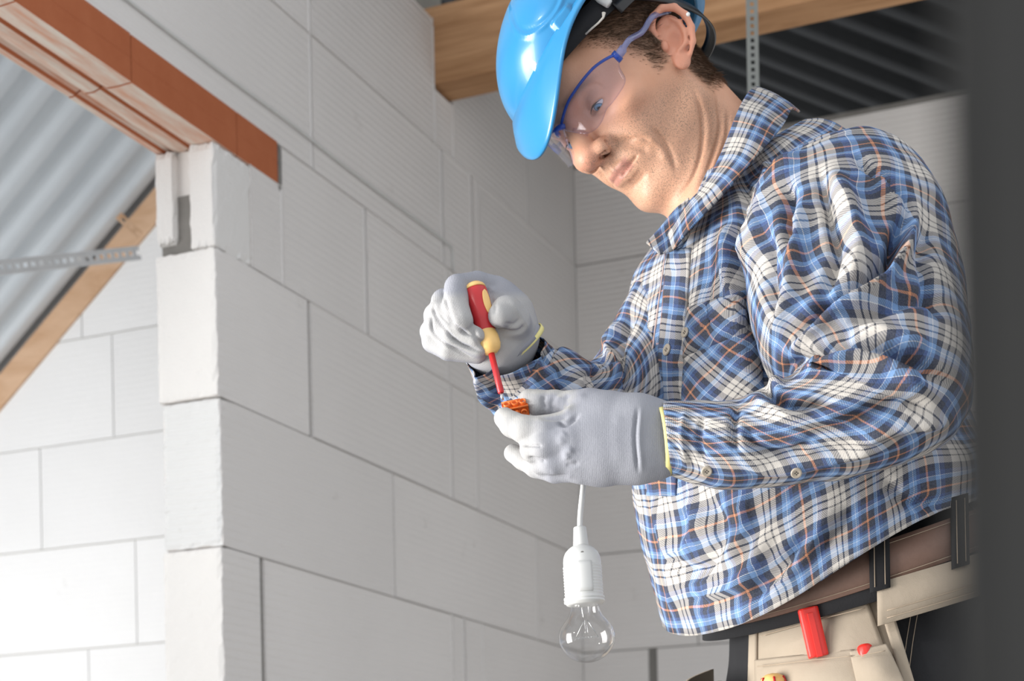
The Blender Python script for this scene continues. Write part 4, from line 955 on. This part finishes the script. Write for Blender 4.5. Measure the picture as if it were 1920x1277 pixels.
def glove_mesh(name, prims, lo, hi, h, strokes, palm_fn, axis, parent, kb=.005, cuffzone=None, sm=5):
    S = SDF(lo, hi, h)
    for p in prims:
        if p[0] == 'c': S.chain([np.array(W(*q[:3])[:]) for q in p[1]], [q[3] for q in p[1]], p[2])
        elif p[0] == 'e': S.ell(np.array(W(*p[1])[:]), p[2], p[3], rot=p[4] if len(p) > 4 else None)
        elif p[0] == 's': S.chain([np.array(W(*q[:3])[:]) for q in p[1]], [q[3] for q in p[1]], p[2], sub=True)
    V, Q = S.mesh(1); V = sculpt(V, Q, strokes)
    me = mesh_np(name, V, Q); N = normals(V, Q); P2 = PX(V); pm = palm_fn(V, N, P2); A = np.array(W(*axis[0])[:]); B = np.array(W(*axis[1])[:]); d = (B-A)/np.linalg.norm(B-A)
    al = (V-A)@d; cz = cuffzone(P2) if cuffzone else np.zeros(len(V))
    at = me.color_attributes.new('zones', 'FLOAT_COLOR', 'POINT'); at.data.foreach_set('color', np.stack([pm, cz, al*4+2, np.ones(len(V))], 1).astype(np.float32).ravel())
    return link(name, me, M['glove'], parent)
def ss(a, b, v): return np.clip((v-a)/(b-a), 0, 1)
# near hand (his left): back of the hand to the camera, thumb and forefinger pinch the connector
Lh = [('c', [(1232, 822, 1.563, .026), (1195, 820, 1.563, .027), (1150, 822, 1.565, .026)], .01), ('c', [(1232, 850, 1.563, .024), (1195, 852, 1.563, .025), (1150, 855, 1.565, .023)], .01), ('c', [(1232, 795, 1.563, .022), (1195, 790, 1.563, .023), (1150, 785, 1.567, .022)], .01),
      ('c', [(1185, 800, 1.565, .021), (1120, 790, 1.568, .020), (1078, 796, 1.565, .0165)], .012), ('c', [(1185, 820, 1.562, .021), (1120, 826, 1.560, .019), (1072, 828, 1.556, .0155)], .012),
      ('c', [(1185, 845, 1.565, .020), (1125, 855, 1.562, .0175), (1078, 858, 1.560, .0145)], .012), ('c', [(1185, 860, 1.570, .018), (1125, 874, 1.572, .015), (1088, 880, 1.570, .0125)], .012),
      ('c', [(1140, 775, 1.575, .018), (1100, 768, 1.580, .0165), (1075, 765, 1.585, .014)], .012),                               # web of the thumb
      ('c', [(1078, 798, 1.565, .0155), (1020, 808, 1.563, .0135), (985, 806, 1.566, .0128), (960, 796, 1.574, .0115), (946, 784, 1.585, .0100)], .003),   # forefinger
      ('c', [(1072, 828, 1.556, .0150), (1020, 838, 1.557, .0130), (1000, 842, 1.566, .0120), (1000, 828, 1.588, .0110), (1010, 815, 1.60, .0095)], .003),  # middle
      ('c', [(1078, 858, 1.560, .0138), (1035, 864, 1.563, .0122), (1016, 866, 1.575, .0112), (1020, 850, 1.598, .0100), (1030, 835, 1.605, .009)], .003),  # ring
      ('c', [(1088, 880, 1.570, .0120), (1040, 884, 1.580, .0105), (1004, 876, 1.592, .0096), (980, 862, 1.602, .0092), (962, 850, 1.608, .0088)], .003),   # little finger, held out
      ('c', [(1120, 772, 1.580, .0170), (1075, 762, 1.586, .0135), (1040, 757, 1.592, .0120), (1010, 757, 1.595, .0122), (992, 751, 1.596, .0108)], .004)]   # thumb
Ls = [([(978, 834), (1000, 836), (1016, 836)], 2.6, -.0036), ([(990, 858), (1010, 862), (1022, 866)], 2.6, -.0032), ([(1045, 792), (1062, 795), (1085, 778)], 4, -.0040), ([(1010, 782), (1040, 786), (1066, 782)], 4, -.0016),
      ([(1022, 742), (1018, 752), (1024, 768)], 4, -.0022), ([(1040, 745), (1034, 758), (1038, 772)], 4, -.0014), ([(1052, 742), (1046, 755), (1050, 770)], 5, .0016), ([(1066, 740), (1060, 752), (1062, 768)], 4, -.0016), ([(1100, 740), (1072, 755), (1060, 775)], 7, .0016),
      ([(1075, 842), (1062, 850), (1066, 862)], 7, .0022), ([(1062, 812), (1052, 822), (1056, 834)], 8, .0016), ([(1060, 872), (1075, 872), (1085, 866)], 5, -.0014), ([(1075, 895), (1055, 888), (1030, 885)], 5, .0010),
      ([(1195, 765), (1190, 820), (1196, 885)], 3, -.0028), ([(1203, 765), (1199, 820), (1204, 885)], 4, .0014), ([(1160, 770), (1155, 820), (1160, 880)], 14, .0012)]
lo = np.array(W(905, 935, 1.50)[:]); hi = np.array(W(1262, 700, 1.50)[:])
lp, hp = Wn([(910, 930, 1.60), (1262, 700, 1.60)]); lo = np.array([lp[0]-.008, 1.515, lp[2]-.008]); hi = np.array([hp[0]+.004, 1.645, hp[2]+.012])
gl = glove_mesh('glove', Lh, lo, hi, .00125, Ls, lambda V, N, P2: np.clip(ss(.35, .75, N[:, 2])*ss(1085, 1065, P2[:, 0])*ss(800, 780, P2[:, 1])+ss(1030, 985, P2[:, 0])*.8, 0, 1), [(1230, 820, 1.563), (950, 820, 1.563)], man, cuffzone=lambda P: ss(1190, 1200, P[:, 0])*.7+ss(1150, 1156, P[:, 0])*.2)
def cuff_ring(name, A, B, dpt, w_, mat, parent, n=48, ctr=None, th=.0016, bulge=0):
    a = np.array(W(*A)[:]); b = np.array(W(*B)[:]); c = (a+b)/2; x = (b-a)/2; t = np.array(ctr, float); t /= np.linalg.norm(t); y = np.cross(t, x/np.linalg.norm(x))*dpt; V = []
    for k, (off, ex) in enumerate(((0, 0), (0, th), (w_*.5, th+bulge), (w_, th), (w_, 0), (w_*.5, 0))):
        for j in range(n):
            g_ = 2*math.pi*j/n; s_ = 1+ex/np.linalg.norm(x); V.append(c+x*math.cos(g_)*s_+y*math.sin(g_)*(1+ex/dpt)+t*off)
    Q = [(k*n+j, k*n+(j+1) % n, ((k+1) % 6)*n+(j+1) % n, ((k+1) % 6)*n+j) for k in range(6) for j in range(n)]
    me = mesh_np(name, V, Q); bm = bmesh.new(); bm.from_mesh(me); bmesh.ops.recalc_face_normals(bm, faces=bm.faces); bm.to_mesh(me); bm.free(); return link(name, me, mat, parent)
cuff_ring('cuff_hem', (1230, 763, 1.563), (1246, 889, 1.563), .0335, .0060, M['yellow'], gl, ctr=(1, 0, -.04), th=.0012)
# far hand (his right): palm to the camera, fist round the screwdriver
Rh = [('c', [(955, 654, 1.640, .0235), (950, 640, 1.632, .025), (930, 615, 1.625, .024)], .012), ('c', [(940, 668, 1.635, .022), (925, 650, 1.628, .025), (905, 635, 1.622, .024)], .012),
      ('c', [(968, 622, 1.640, .022), (958, 590, 1.636, .020), (936, 560, 1.632, .019)], .012), ('c', [(920, 600, 1.632, .024), (870, 600, 1.628, .024), (850, 620, 1.622, .020)], .012),
      ('c', [(958, 580, 1.634, .018), (930, 545, 1.630, .0135), (895, 533, 1.620, .0120), (858, 540, 1.606, .0125), (854, 572, 1.590, .0122), (866, 602, 1.580, .0108)], .0015),  # forefinger over the handle
      ('c', [(872, 560, 1.630, .0140), (832, 566, 1.620, .0120), (826, 586, 1.604, .0115), (850, 615, 1.590, .0112), (890, 632, 1.588, .0100)], .0015),
      ('c', [(850, 588, 1.630, .0140), (817, 592, 1.618, .0115), (817, 614, 1.604, .0108), (845, 638, 1.594, .0105), (896, 652, 1.594, .0095)], .0015),
      ('c', [(840, 612, 1.630, .0130), (808, 622, 1.618, .0105), (811, 641, 1.607, .0100), (840, 657, 1.600, .0095), (895, 664, 1.602, .0090)], .0015),
      ('c', [(966, 622, 1.624, .0190), (962, 602, 1.604, .0160), (950, 584, 1.594, .0135), (938, 592, 1.586, .0115)], .005)]                                                   # thumb on the right side
Rs = [([(815, 573), (813, 587), (837, 622), (867, 646), (907, 662)], 2.6, -.0034), ([(810, 594), (811, 622), (837, 646), (882, 669)], 2.6, -.0030), ([(832, 546), (834, 565), (846, 603), (866, 622), (891, 630)], 2.8, -.0034), ([(884, 612), (900, 640), (930, 655)], 5, -.003), ([(955, 560), (975, 590), (992, 620)], 5, .0016), ([(928, 612), (950, 622), (975, 620), (985, 606)], 4, -.0024), ([(945, 605), (962, 608), (975, 598)], 3, -.0010), ([(896, 545), (915, 540), (930, 548)], 5, .0012), ([(920, 558), (928, 575), (925, 590)], 4, -.0016),
      ([(845, 560), (850, 590), (862, 612)], 6, .0010), ([(822, 585), (845, 608), (880, 622)], 3, -.0008)]
lp, hp = Wn([(780, 705, 1.62), (1015, 495, 1.62)]); lo = np.array([lp[0]-.004, 1.555, lp[2]-.006]); hi = np.array([hp[0]+.008, 1.680, hp[2]+.010])
gr = glove_mesh('glove', Rh, lo, hi, .00125, Rs, lambda V, N, P2: np.clip(.75*ss(.1, -.5, N[:, 1]-.2*N[:, 2])*ss(545, 560, P2[:, 1]), 0, 1), [(985, 640, 1.63), (820, 560, 1.6)], man, cuffzone=lambda P: ss(0, 8, (P[:, 0]-945)+(P[:, 1]-650)*.9-20)*.8)
cuff_ring('cuff_hem', (1004, 608, 1.650), (916, 694, 1.634), .0315, .0045, M['yellow'], gr, ctr=(.62, .45, -.68), th=.0014)
cuff_ring('cuff_rib', (996, 602, 1.644), (906, 688, 1.630), .0305, .0085, M['glove'], gr, ctr=(.62, .45, -.68), th=.0012)
# ------------------------------------------------------------------ screwdriver
M['red'] = plain('red_plastic', (.52, .025, .03), .35, .5, 0, 300, .0003, .1); M['yel'] = plain('yellow_plastic', (.86, .55, .20), .35, .5, 0, 300, .0003, .05)
M['steel'] = plain('steel', (.5, .5, .5), .25, .5, 1)
A = W(890, 538, 1.600); T_ = W(943, 750, 1.590); ax = (T_-A).normalized(); Lt = (T_-A).length
k_ = lambda py: (py-532)/(748-532)*Lt
scr = empty('screwdriver', T_, label='red and yellow insulated screwdriver gripped in the right gloved hand', cat='screwdriver')
lathe('handle', [(0, .004), (.001, .0085), (.004, .0106), (k_(560), .0114), (k_(590), .0116), (k_(608), .0104), (k_(622), .0086), (k_(628), .0080)], M['red'], scr, A, ax, 40)
lathe('end_cap', [(-.0035, 0), (-.003, .0066), (-.001, .0090), (.0012, .0102), (.0026, .0104)], M['yel'], scr, A, ax, 40)
lathe('collar', [(k_(612), .0078), (k_(620), .0094), (k_(630), .0108), (k_(644), .0110), (k_(652), .0098), (k_(658), .0065), (k_(660), .003)], M['yel'], scr, A, ax, 40)
lathe('shaft', [(k_(650), .0030), (k_(733), .0030), (k_(735), .0026)], M['red'], scr, A, ax, 24)
lathe('tip', [(k_(734), .0017), (k_(742), .0016), (k_(748), .0010)], M['steel'], scr, A, ax, 16)
# yellow grip inlay on the side of the handle
sd = ax.cross(Vector((0, -1, 0))).normalized()*-1; fr = sd.cross(ax)*-1
if fr.y > 0: fr = -fr
if sd.x < 0: sd = -sd
n0 = (sd*.62+fr*.78).normalized(); tn = ax.cross(n0); V = []; 
for i in range(15):
    for j in range(9):
        q = i/14; hw = math.sin(math.pi*min(1, max(0, q)))**.45*.34+.001; a = (j/8-.5)*2*hw; d = k_(548)+(k_(596)-k_(548))*q; V.append((A+ax*d+(n0*math.cos(a)+tn*math.sin(a))*(.0113+.0008))[:])
Q = [(i*9+j, i*9+j+1, (i+1)*9+j+1, (i+1)*9+j) for i in range(14) for j in range(8)]
o = link('grip_inlay', mesh_np('grip_inlay', V, Q), M['yel'], scr); md = o.modifiers.new('t', 'SOLIDIFY'); md.thickness = .0012; md.offset = 0
# ------------------------------------------------------------------ orange connector, lamp flex, holder and bulb
M['orange'] = plain('orange_plastic', (.82, .19, .035), .4, .5, 0, 200, .0003, .08)
con = empty('wire_connector', W(965, 768, 1.590), label='small orange screw terminal connector pinched between thumb and forefinger', cat='connector')
ca0 = W(952, 764, 1.588); cd = (W(985, 757, 1.588)-ca0).normalized(); cu = (W(947, 752, 1.582)-ca0).normalized(); cu = (cu-cd*cu.dot(cd)).normalized(); cn = cd.cross(cu)
bm = bmesh.new(); bmesh.ops.create_cube(bm, size=1)
for v in bm.verts: v.co = ca0+cd*(v.co.x*.021+.007)+cu*(v.co.y*.0095-.0035)+cn*v.co.z*.010
bmesh.ops.bevel(bm, geom=list(bm.edges), offset=.0013, segments=2, affect='EDGES'); me = bpy.data.meshes.new('housing'); bm.to_mesh(me); bm.free(); link('housing', me, M['orange'], con)
for i in range(3):
    lathe('terminal', [(-.002, .0033), (.0035, .0032), (.0038, .0028), (.0030, .0022), (.0005, .0020), (.0003, 0)], M['orange'], con, ca0+cd*(-.0005+.0075*i)+cu*.0008, cu+cn*(.0), 20)
    lathe('wire_port', [(0, .0030), (.004, .0029), (.0042, .0024), (.001, .0020), (.0008, 0)], M['orange'], con, ca0+cd*(.000+.0070*i)-cu*.0035+cn*(.004 if cn.y < 0 else -.004), (cn if cn.y < 0 else -cn), 20)
for i, c_ in enumerate(((.10, .03, .02), (.05, .06, .16))):
    p0 = ca0+cd*(.008+.006*i)-cu*.006; tube_obj('wire', [p0, p0-cu*.006+cd*.004, p0-cu*.010+cd*.012], .0011, plain('wire_sheath_%s' % ('brown' if i == 0 else 'blue'), c_, .4), con, seg=8)
lamp = empty('bulb_holder', W(1093, 1010, 1.595), label='white plastic bulb holder hanging on its white flex below the hands', cat='bulb holder')
M['wp'] = plain('holder_plastic', (.64, .64, .625), .35, .5)
YL = 1.595
flex = smooth_pts(Wn([(1094, 880, YL), (1094, 905, YL), (1091, 935, YL), (1088, 965, YL), (1087, 995, YL)]), 5); tube_obj('flex', [Vector(p) for p in flex], .0026, M['wp'], lamp, seg=14)
a_ = W(1087, 988, YL); b_ = W(1100, 1190, YL); ax = (b_-a_).normalized(); mpp = (b_-a_).length/math.hypot(13, 202)
pr = [(0, 10.5), (2, 12), (34, 14.5), (36, 13)]; lathe('strain_relief', [(d*mpp, r*mpp) for d, r in pr], M['wp'], lamp, a_, ax, 40)
pr = [(34, 12), (37, 18), (41, 24), (48, 30.5), (56, 34), (66, 35.5), (72, 35.5)]
for i in range(10): d = 74+i*5.6; pr += [(d, 35.3), (d+1, 36.6), (d+3.0, 36.6), (d+4.2, 35.3)]
pr += [(131, 36), (133, 38.5), (136, 38.5), (137, 36.5), (139, 38.5), (142, 38.5), (143, 36), (146, 34), (147, 26)]
hold = lathe('holder', [(d*mpp, r*mpp) for d, r in pr], M['wp'], lamp, a_, ax, 56)
lathe('screw_hole', [(0, .0022), (.0005, .0024), (.0008, .0015), (.0009, 0)], M['mortar'], hold, W(1092, 1037, YL-.0158), Vector((0, -1, .3)), 16)
pl_ = bpy.data.meshes.new('side_plate'); 
V = []; 
fr = Vector((0, -1, 0)); fr = (fr-ax*fr.dot(ax)).normalized(); rt = ax.cross(fr)
for i in range(7):
    for j in range(7): a = (j-3)*.13-.05; V.append((a_+ax*((70+i*9.3)*mpp)+(fr*math.cos(a)+rt*math.sin(a))*37.5*mpp)[:])
o = link('side_plate', mesh_np('side_plate', V, [(i*7+j, i*7+j+1, (i+1)*7+j+1, (i+1)*7+j) for i in range(6) for j in range(6)]), M['wp'], lamp); md = o.modifiers.new('t', 'SOLIDIFY'); md.thickness = .0008; md.offset = 0
m = NT('bulb_glass', .0); t = m.t; g1 = m.n('ShaderNodeBsdfTransparent'); g1.inputs[0].default_value = (.97, .97, .97, 1); g2 = m.n('ShaderNodeBsdfGlossy'); g2.inputs['Roughness'].default_value = .02
lw = m.n('ShaderNodeLayerWeight'); lw.inputs[0].default_value = .5; pw = m.math('ADD', m.math('MULTIPLY', m.math('POWER', lw.outputs['Facing'], 3.0), .8), .05); ms = m.n('ShaderNodeMixShader'); m.l(pw, ms.inputs[0]); m.l(g1.outputs[0], ms.inputs[1]); m.l(g2.outputs[0], ms.inputs[2]); m.l(ms.outputs[0], t.nodes['Material Output'].inputs[0]); M['glass'] = m.m
bulb = empty('light_bulb', b_, label='clear glass incandescent bulb screwed into the hanging white holder', cat='bulb')
pr = [(140, 26), (150, 26.5), (158, 28), (168, 33), (178, 41), (188, 48), (200, 52.3), (210, 53), (220, 51.5), (232, 45), (243, 35), (250, 24), (254, 12), (255, 0)]
prs = smooth_pts(np.array([[d, r, 0] for d, r in pr]), 4)
lathe('glass', [(d*mpp, max(0, r)*mpp) for d, r, _ in prs], M['glass'], bulb, a_, ax, 64)
lathe('cap', [(118*mpp, 20*mpp), (122*mpp, 24.5*mpp), (140*mpp, 25*mpp), (144*mpp, 25*mpp)], M['steel'], bulb, a_, ax, 32)
lathe('stem', [(142*mpp, 9*mpp), (155*mpp, 10*mpp), (166*mpp, 8*mpp), (172*mpp, 6.5*mpp), (176*mpp, 3.5*mpp), (196*mpp, 3*mpp), (200*mpp, 5*mpp), (202*mpp, 1*mpp)], M['glass'], bulb, a_, ax, 24)
c1 = a_+ax*(200*mpp); sdv = Vector((1, -.3, 0)); sdv = (sdv-ax*sdv.dot(ax)).normalized(); s0, s1 = a_+ax*(176*mpp), a_+ax*(208*mpp)
tube_obj('support_wire', [s0+sdv*.0015, s0+sdv*.004+ax*.004, s1+sdv*.011], .00045, M['steel'], bulb, seg=6); tube_obj('support_wire', [s0-sdv*.0015, s0-sdv*.004+ax*.004, s1-sdv*.011], .00045, M['steel'], bulb, seg=6)
fp = [s1+sdv*(.011-.022*i/24)+ax*(.0012*math.sin(i*2.2)) for i in range(25)]; tube_obj('filament', fp, .0002, M['steel'], bulb, seg=5)
# ------------------------------------------------------------------ trousers, belt, tool pouch
M['blackcloth'] = plain('black_canvas', (.020, .020, .022), .8, .25, 0, 500, .0006, .25)
m = NT('khaki_canvas', .9, .15); c = m.coord(); M['khaki'] = m.out(m.mix(m.noise(c, 16, 5), (.33, .27, .205), (.42, .355, .28)), m.bump(m.noise(c, 900, 2), .3, .0005, m.bump(m.noise(c, 30, 3), .3, .004)))
m = NT('brown_leather', .55, .35); c = m.coord(); M['leather'] = m.out(m.mix(m.noise(c, 40, 6, .7), (.13, .075, .055), (.25, .155, .12)), m.bump(m.noise(c, 250, 4), .4, .0007))
def Wc(s): return np.array(W(*s)[:])
# hips and legs as one cloth surface down to the boots
pc = Wc((1600, 1000, 1.80)); S = SDF((pc[0]-.30, pc[1]-.32, -.0+.06), (pc[0]+.30, pc[1]+.30, pc[2]+.05), .006)
fw3 = np.append(fw[:2], 0); lt3 = np.append(lt[:2], 0); rot = np.stack([lt3/np.linalg.norm(lt3), fw3/np.linalg.norm(fw3), np.array([0, 0, 1.])], 1)
S.ell(pc-[0, 0, .05], (.160, .116, .13), .03, rot=rot); S.ell(pc-[0, 0, .16], (.162, .118, .13), .04, rot=rot)
for sg in (1, -1):
    hp_ = pc+lt3*.090*sg-np.array([0, 0, .20]); kn = hp_+lt3*.03*sg+fw3*.04-np.array([0, 0, .33]); an = np.array([kn[0]-fw3[0]*.05, kn[1]-fw3[1]*.05, .12])
    S.chain([hp_, kn, an], [.086, .070, .062], .03)
S.f[:, :, -8:] = np.maximum(S.f[:, :, -8:], .002)
V, Q = S.mesh(1); tr = link('trousers', mesh_np('trousers', V, Q), M['blackcloth'], man)
for sg in (1, -1):
    hp_ = pc+lt3*.090*sg; an = hp_+lt3*.03*sg-fw3*.01
    S2 = SDF((an[0]-.28, an[1]-.25, .0), (an[0]+.2, an[1]+.2, .20), .005)
    S2.chain([(an[0], an[1], .16), (an[0], an[1], .07), (an[0]+fw3[0]*.06, an[1]+fw3[1]*.06, .045), (an[0]+fw3[0]*.17, an[1]+fw3[1]*.17, .037)], [.05, .048, .046, .036], .02); S2.f[:, :, 0] = .002
    V, Q = S2.mesh(1); link('boot', mesh_np('boot', V, Q), M['leather'], man)
hb = BVHTree.FromPolygons([Vector(p) for p in S.mesh(1)[0]], [tuple(q) for q in S.mesh(1)[1]])
# waist ring helper: a band round the hips between two heights that fall towards the front
def band(name, h0, h1, a0, a1, off, mat, parent, n=80, th=.003, drop=.085, front=0.0, kx=1.0):
    V = []
    for i in range(n+1):
        a = math.radians(a0+(a1-a0)*i/n); c, s_ = math.cos(a), math.sin(a); dz = -drop*(.5+.5*c)**1.2
        for h, e in ((h0, 0), (h1, 0), (h1, th), (h0, th)):
            r1, r2 = .185+off+e, .140+off+e; k = 1-(h-h0)*.0
            p = pc+lt3*s_*r1*k*kx+fw3*c*(r2)*k+np.array([0, 0, dz+h]); V.append(p)
    Q = [(4*i+j, 4*i+4+j, 4*i+4+(j+1) % 4, 4*i+(j+1) % 4) for i in range(n) for j in range(4)]+[(0, 1, 2, 3), (4*n, 4*n+1, 4*n+2, 4*n+3)]
    me = mesh_np(name, V, Q); bm = bmesh.new(); bm.from_mesh(me); bmesh.ops.recalc_face_normals(bm, faces=bm.faces); bm.to_mesh(me); bm.free(); return link(name, me, mat, parent, smooth=False)
def at_band(a, h, off=.003, drop=.085):
    a = math.radians(a); c, s_ = math.cos(a), math.sin(a); return Vector(pc+lt3*s_*(.185+off)+fw3*c*(.140+off)+np.array([0, 0, h-drop*(.5+.5*c)**1.2]))
yoke_ = band('khaki_yoke', -.055, -.014, 49, 200, .0085, M['khaki'], tr)
wb_ = band('waistband', -.030, .0, -180, 180, .0015, M['blackcloth'], tr, 120)
belt = band('belt', -.004, .036, -180, 180, .0055, M['leather'], man, 140, .004, drop=.100)
M['thread'] = plain('tan_thread', (.38, .30, .22), .9)
for h in (.000, .032): tube_obj('stitching', [at_band(a, h, .0100, .100) for a in range(-60, 200, 3)], .0004, M['thread'], belt, seg=5)
for a in (50, 77, 128):
    bl = band('belt_loop', -.022, .046, a-3.2, a+3.2, .0115, M['blackcloth'], tr, 4, .003)
    for da in (-1.6, 1.6): tube_obj('stitching', [at_band(a+da, h, .0150) for h in (-.018, .0, .02, .042)], .0005, M['thread'], bl, seg=5)
for h in (-.050, -.043): tube_obj('stitching', [at_band(a, h, .0118) for a in range(52, 196, 3)], .0005, M['thread'], yoke_, seg=5)
lathe('belt_hole', [(0, .0028), (.0006, .0026), (.0008, 0)], M['blackp'], belt, at_band(27, .014, .0092, .100), (fw*.8+lt*.6), 16)
# pouch
def on_hip(px, py, lift): 
    d = (W(px, py, 1.0)-CAMP).normalized(); h = hb.ray_cast(CAMP, d)
    if h[0] is None: h = hb.find_nearest(W(px, py, 1.66))
    return h[0]-d*lift*1.0
def slab(name, poly, lift, mat, parent, th=.003, nx=26, ny=26, sag=0, **k):
    q = np.array(poly, float); V = []; prev = None
    for j in range(ny+1):
        for i in range(nx+1):
            a, b = i/nx, j/ny; p = (q[0]*(1-a)+q[1]*a)*(1-b)+(q[3]*(1-a)+q[2]*a)*b; lf = lift+sag*math.sin(math.pi*a)*math.sin(math.pi*min(1, b*1.0)); V.append(on_hip(p[0], p[1], lf)[:])
    V = np.array(V).reshape(ny+1, nx+1, 3)
    for _ in range(6):
        U = V.copy(); U[1:-1] = (V[:-2]+V[1:-1]*2+V[2:])/4; V = U.copy(); U[:, 1:-1] = (V[:, :-2]+V[:, 1:-1]*2+V[:, 2:])/4; V = U
    Q = [(j*(nx+1)+i, j*(nx+1)+i+1, (j+1)*(nx+1)+i+1, (j+1)*(nx+1)+i) for j in range(ny) for i in range(nx)]
    o = link(name, mesh_np(name, V.reshape(-1, 3), Q), mat, parent, **k); md = o.modifiers.new('t', 'SOLIDIFY'); md.thickness = th; md.offset = 0; return o
pouch = empty('tool_pouch', W(1540, 1240, 1.6), label='khaki canvas tool pouch with pockets hanging on the man\'s hip', cat='tool pouch')
slab('back_panel', [(1412, 1158), (1650, 1072), (1722, 1330), (1408, 1340)], .012, M['khaki'], pouch)
slab('pocket', [(1424, 1180), (1628, 1128), (1700, 1335), (1418, 1335)], .017, M['khaki'], pouch, .002, sag=.008)
pk = slab('pocket', [(1416, 1238), (1600, 1218), (1690, 1340), (1418, 1340)], .023, M['khaki'], pouch, .0025, sag=.013)
slab('small_pocket', [(1594, 1222), (1662, 1208), (1700, 1290), (1612, 1300)], .032, M['khaki'], pouch, .0025, sag=.008)
slab('binding', [(1408, 1158), (1420, 1154), (1420, 1340), (1403, 1340)], .020, M['khaki'], pouch, .004, 4, 26)
slab('binding', [(1632, 1082), (1652, 1072), (1730, 1330), (1708, 1335)], .020, M['khaki'], pouch, .004, 4, 26)
def hipline(name, pts, lift, r, mat, parent):
    P_ = smooth_pts(np.array([[*p, 0] for p in pts], float), 8)[:, :2]; return tube_obj(name, [on_hip(x, y, lift) for x, y in P_], r, mat, parent, seg=8)
hipline('zip', [(1425, 1148), (1470, 1108), (1530, 1080), (1600, 1070), (1652, 1066)], .016, .0042, M['blackp'], pouch)
for pts, lf in (([(1428, 1192), (1520, 1166), (1622, 1140)], .026), ([(1420, 1250), (1520, 1238), (1598, 1230)], .036), ([(1600, 1232), (1660, 1220)], .044), ([(1440, 1160), (1500, 1122), (1630, 1098)], .0165)):
    hipline('stitching', pts, lf, .0005, M['thread'], pouch)
# tools in the pouch
m = NT('red_glossy_plastic', .3, .5); M['marker'] = m.out((.80, .035, .025))
knife = empty('utility_knife', on_hip(1525, 1200, .04), label='red flat plastic tool handle standing in the khaki pouch', cat='tool')
pA = on_hip(1514, 1140, .040); pB = on_hip(1535, 1232, .031); d_ = (pB-pA).normalized(); sx = Vector((1, 0, 0)); sx = (sx-d_*sx.dot(d_)).normalized()
prism('handle', [(-.0098, -.004), (.0098, -.004), (.0098, .004), (.006, .006), (-.006, .006), (-.0098, .004)], pA, pB, sx, d_.cross(sx)*(1 if d_.cross(sx).y < 0 else -1), M['marker'], knife, bevel=.0018)
prism('slider', [(-.003, .0055), (.003, .0055), (.003, .0072), (-.003, .0072)], pA+d_*.006, pA+d_*.05, sx, d_.cross(sx)*(1 if d_.cross(sx).y < 0 else -1), M['marker'], knife, bevel=.0005)
pen = empty('marker', on_hip(1622, 1215, .045), label='red round tool end peeping out of the small right pocket', cat='tool')
lathe('cap', [(0, 0), (.0005, .005), (.002, .0068), (.004, .0075), (.03, .0075)], M['marker'], pen, on_hip(1620, 1208, .030), (on_hip(1636, 1300, .026)-on_hip(1620, 1208, .030)), 24)
yt = empty('screwdriver', on_hip(1448, 1275, .06), label='yellow and red round handle end at the bottom of the khaki pouch', cat='screwdriver')
p0 = on_hip(1448, 1262, .045); dd = (on_hip(1456, 1340, .045)-p0).normalized()
lathe('handle', [(0, 0), (.0008, .006), (.003, .010), (.007, .0125), (.02, .0135), (.06, .0125)], M['yel'], yt, p0, dd, 32)
for a in range(6):
    an_ = a*math.pi/3+.3; x_ = dd.orthogonal().normalized(); y_ = dd.cross(x_); o_ = x_*math.cos(an_)+y_*math.sin(an_)
    tube_obj('red_stripe', [p0+dd*q+o_*r for q, r in ((.004, .0112), (.010, .0132), (.02, .0138), (.05, .0132))], .0012, M['red'], yt, seg=8)
# front pocket edge and seams of the trousers
hipline('seam', [(1652, 1122), (1700, 1128), (1740, 1140)], .003, .0005, M['thread'], tr); hipline('seam', [(1712, 1130), (1700, 1200), (1690, 1277)], .003, .0004, M['thread'], tr); hipline('seam', [(1724, 1130), (1712, 1200), (1702, 1277)], .003, .0004, M['thread'], tr)
band('far_pocket', -.20, -.075, -75, -6, .020, M['khaki'], tr, 40, .004)
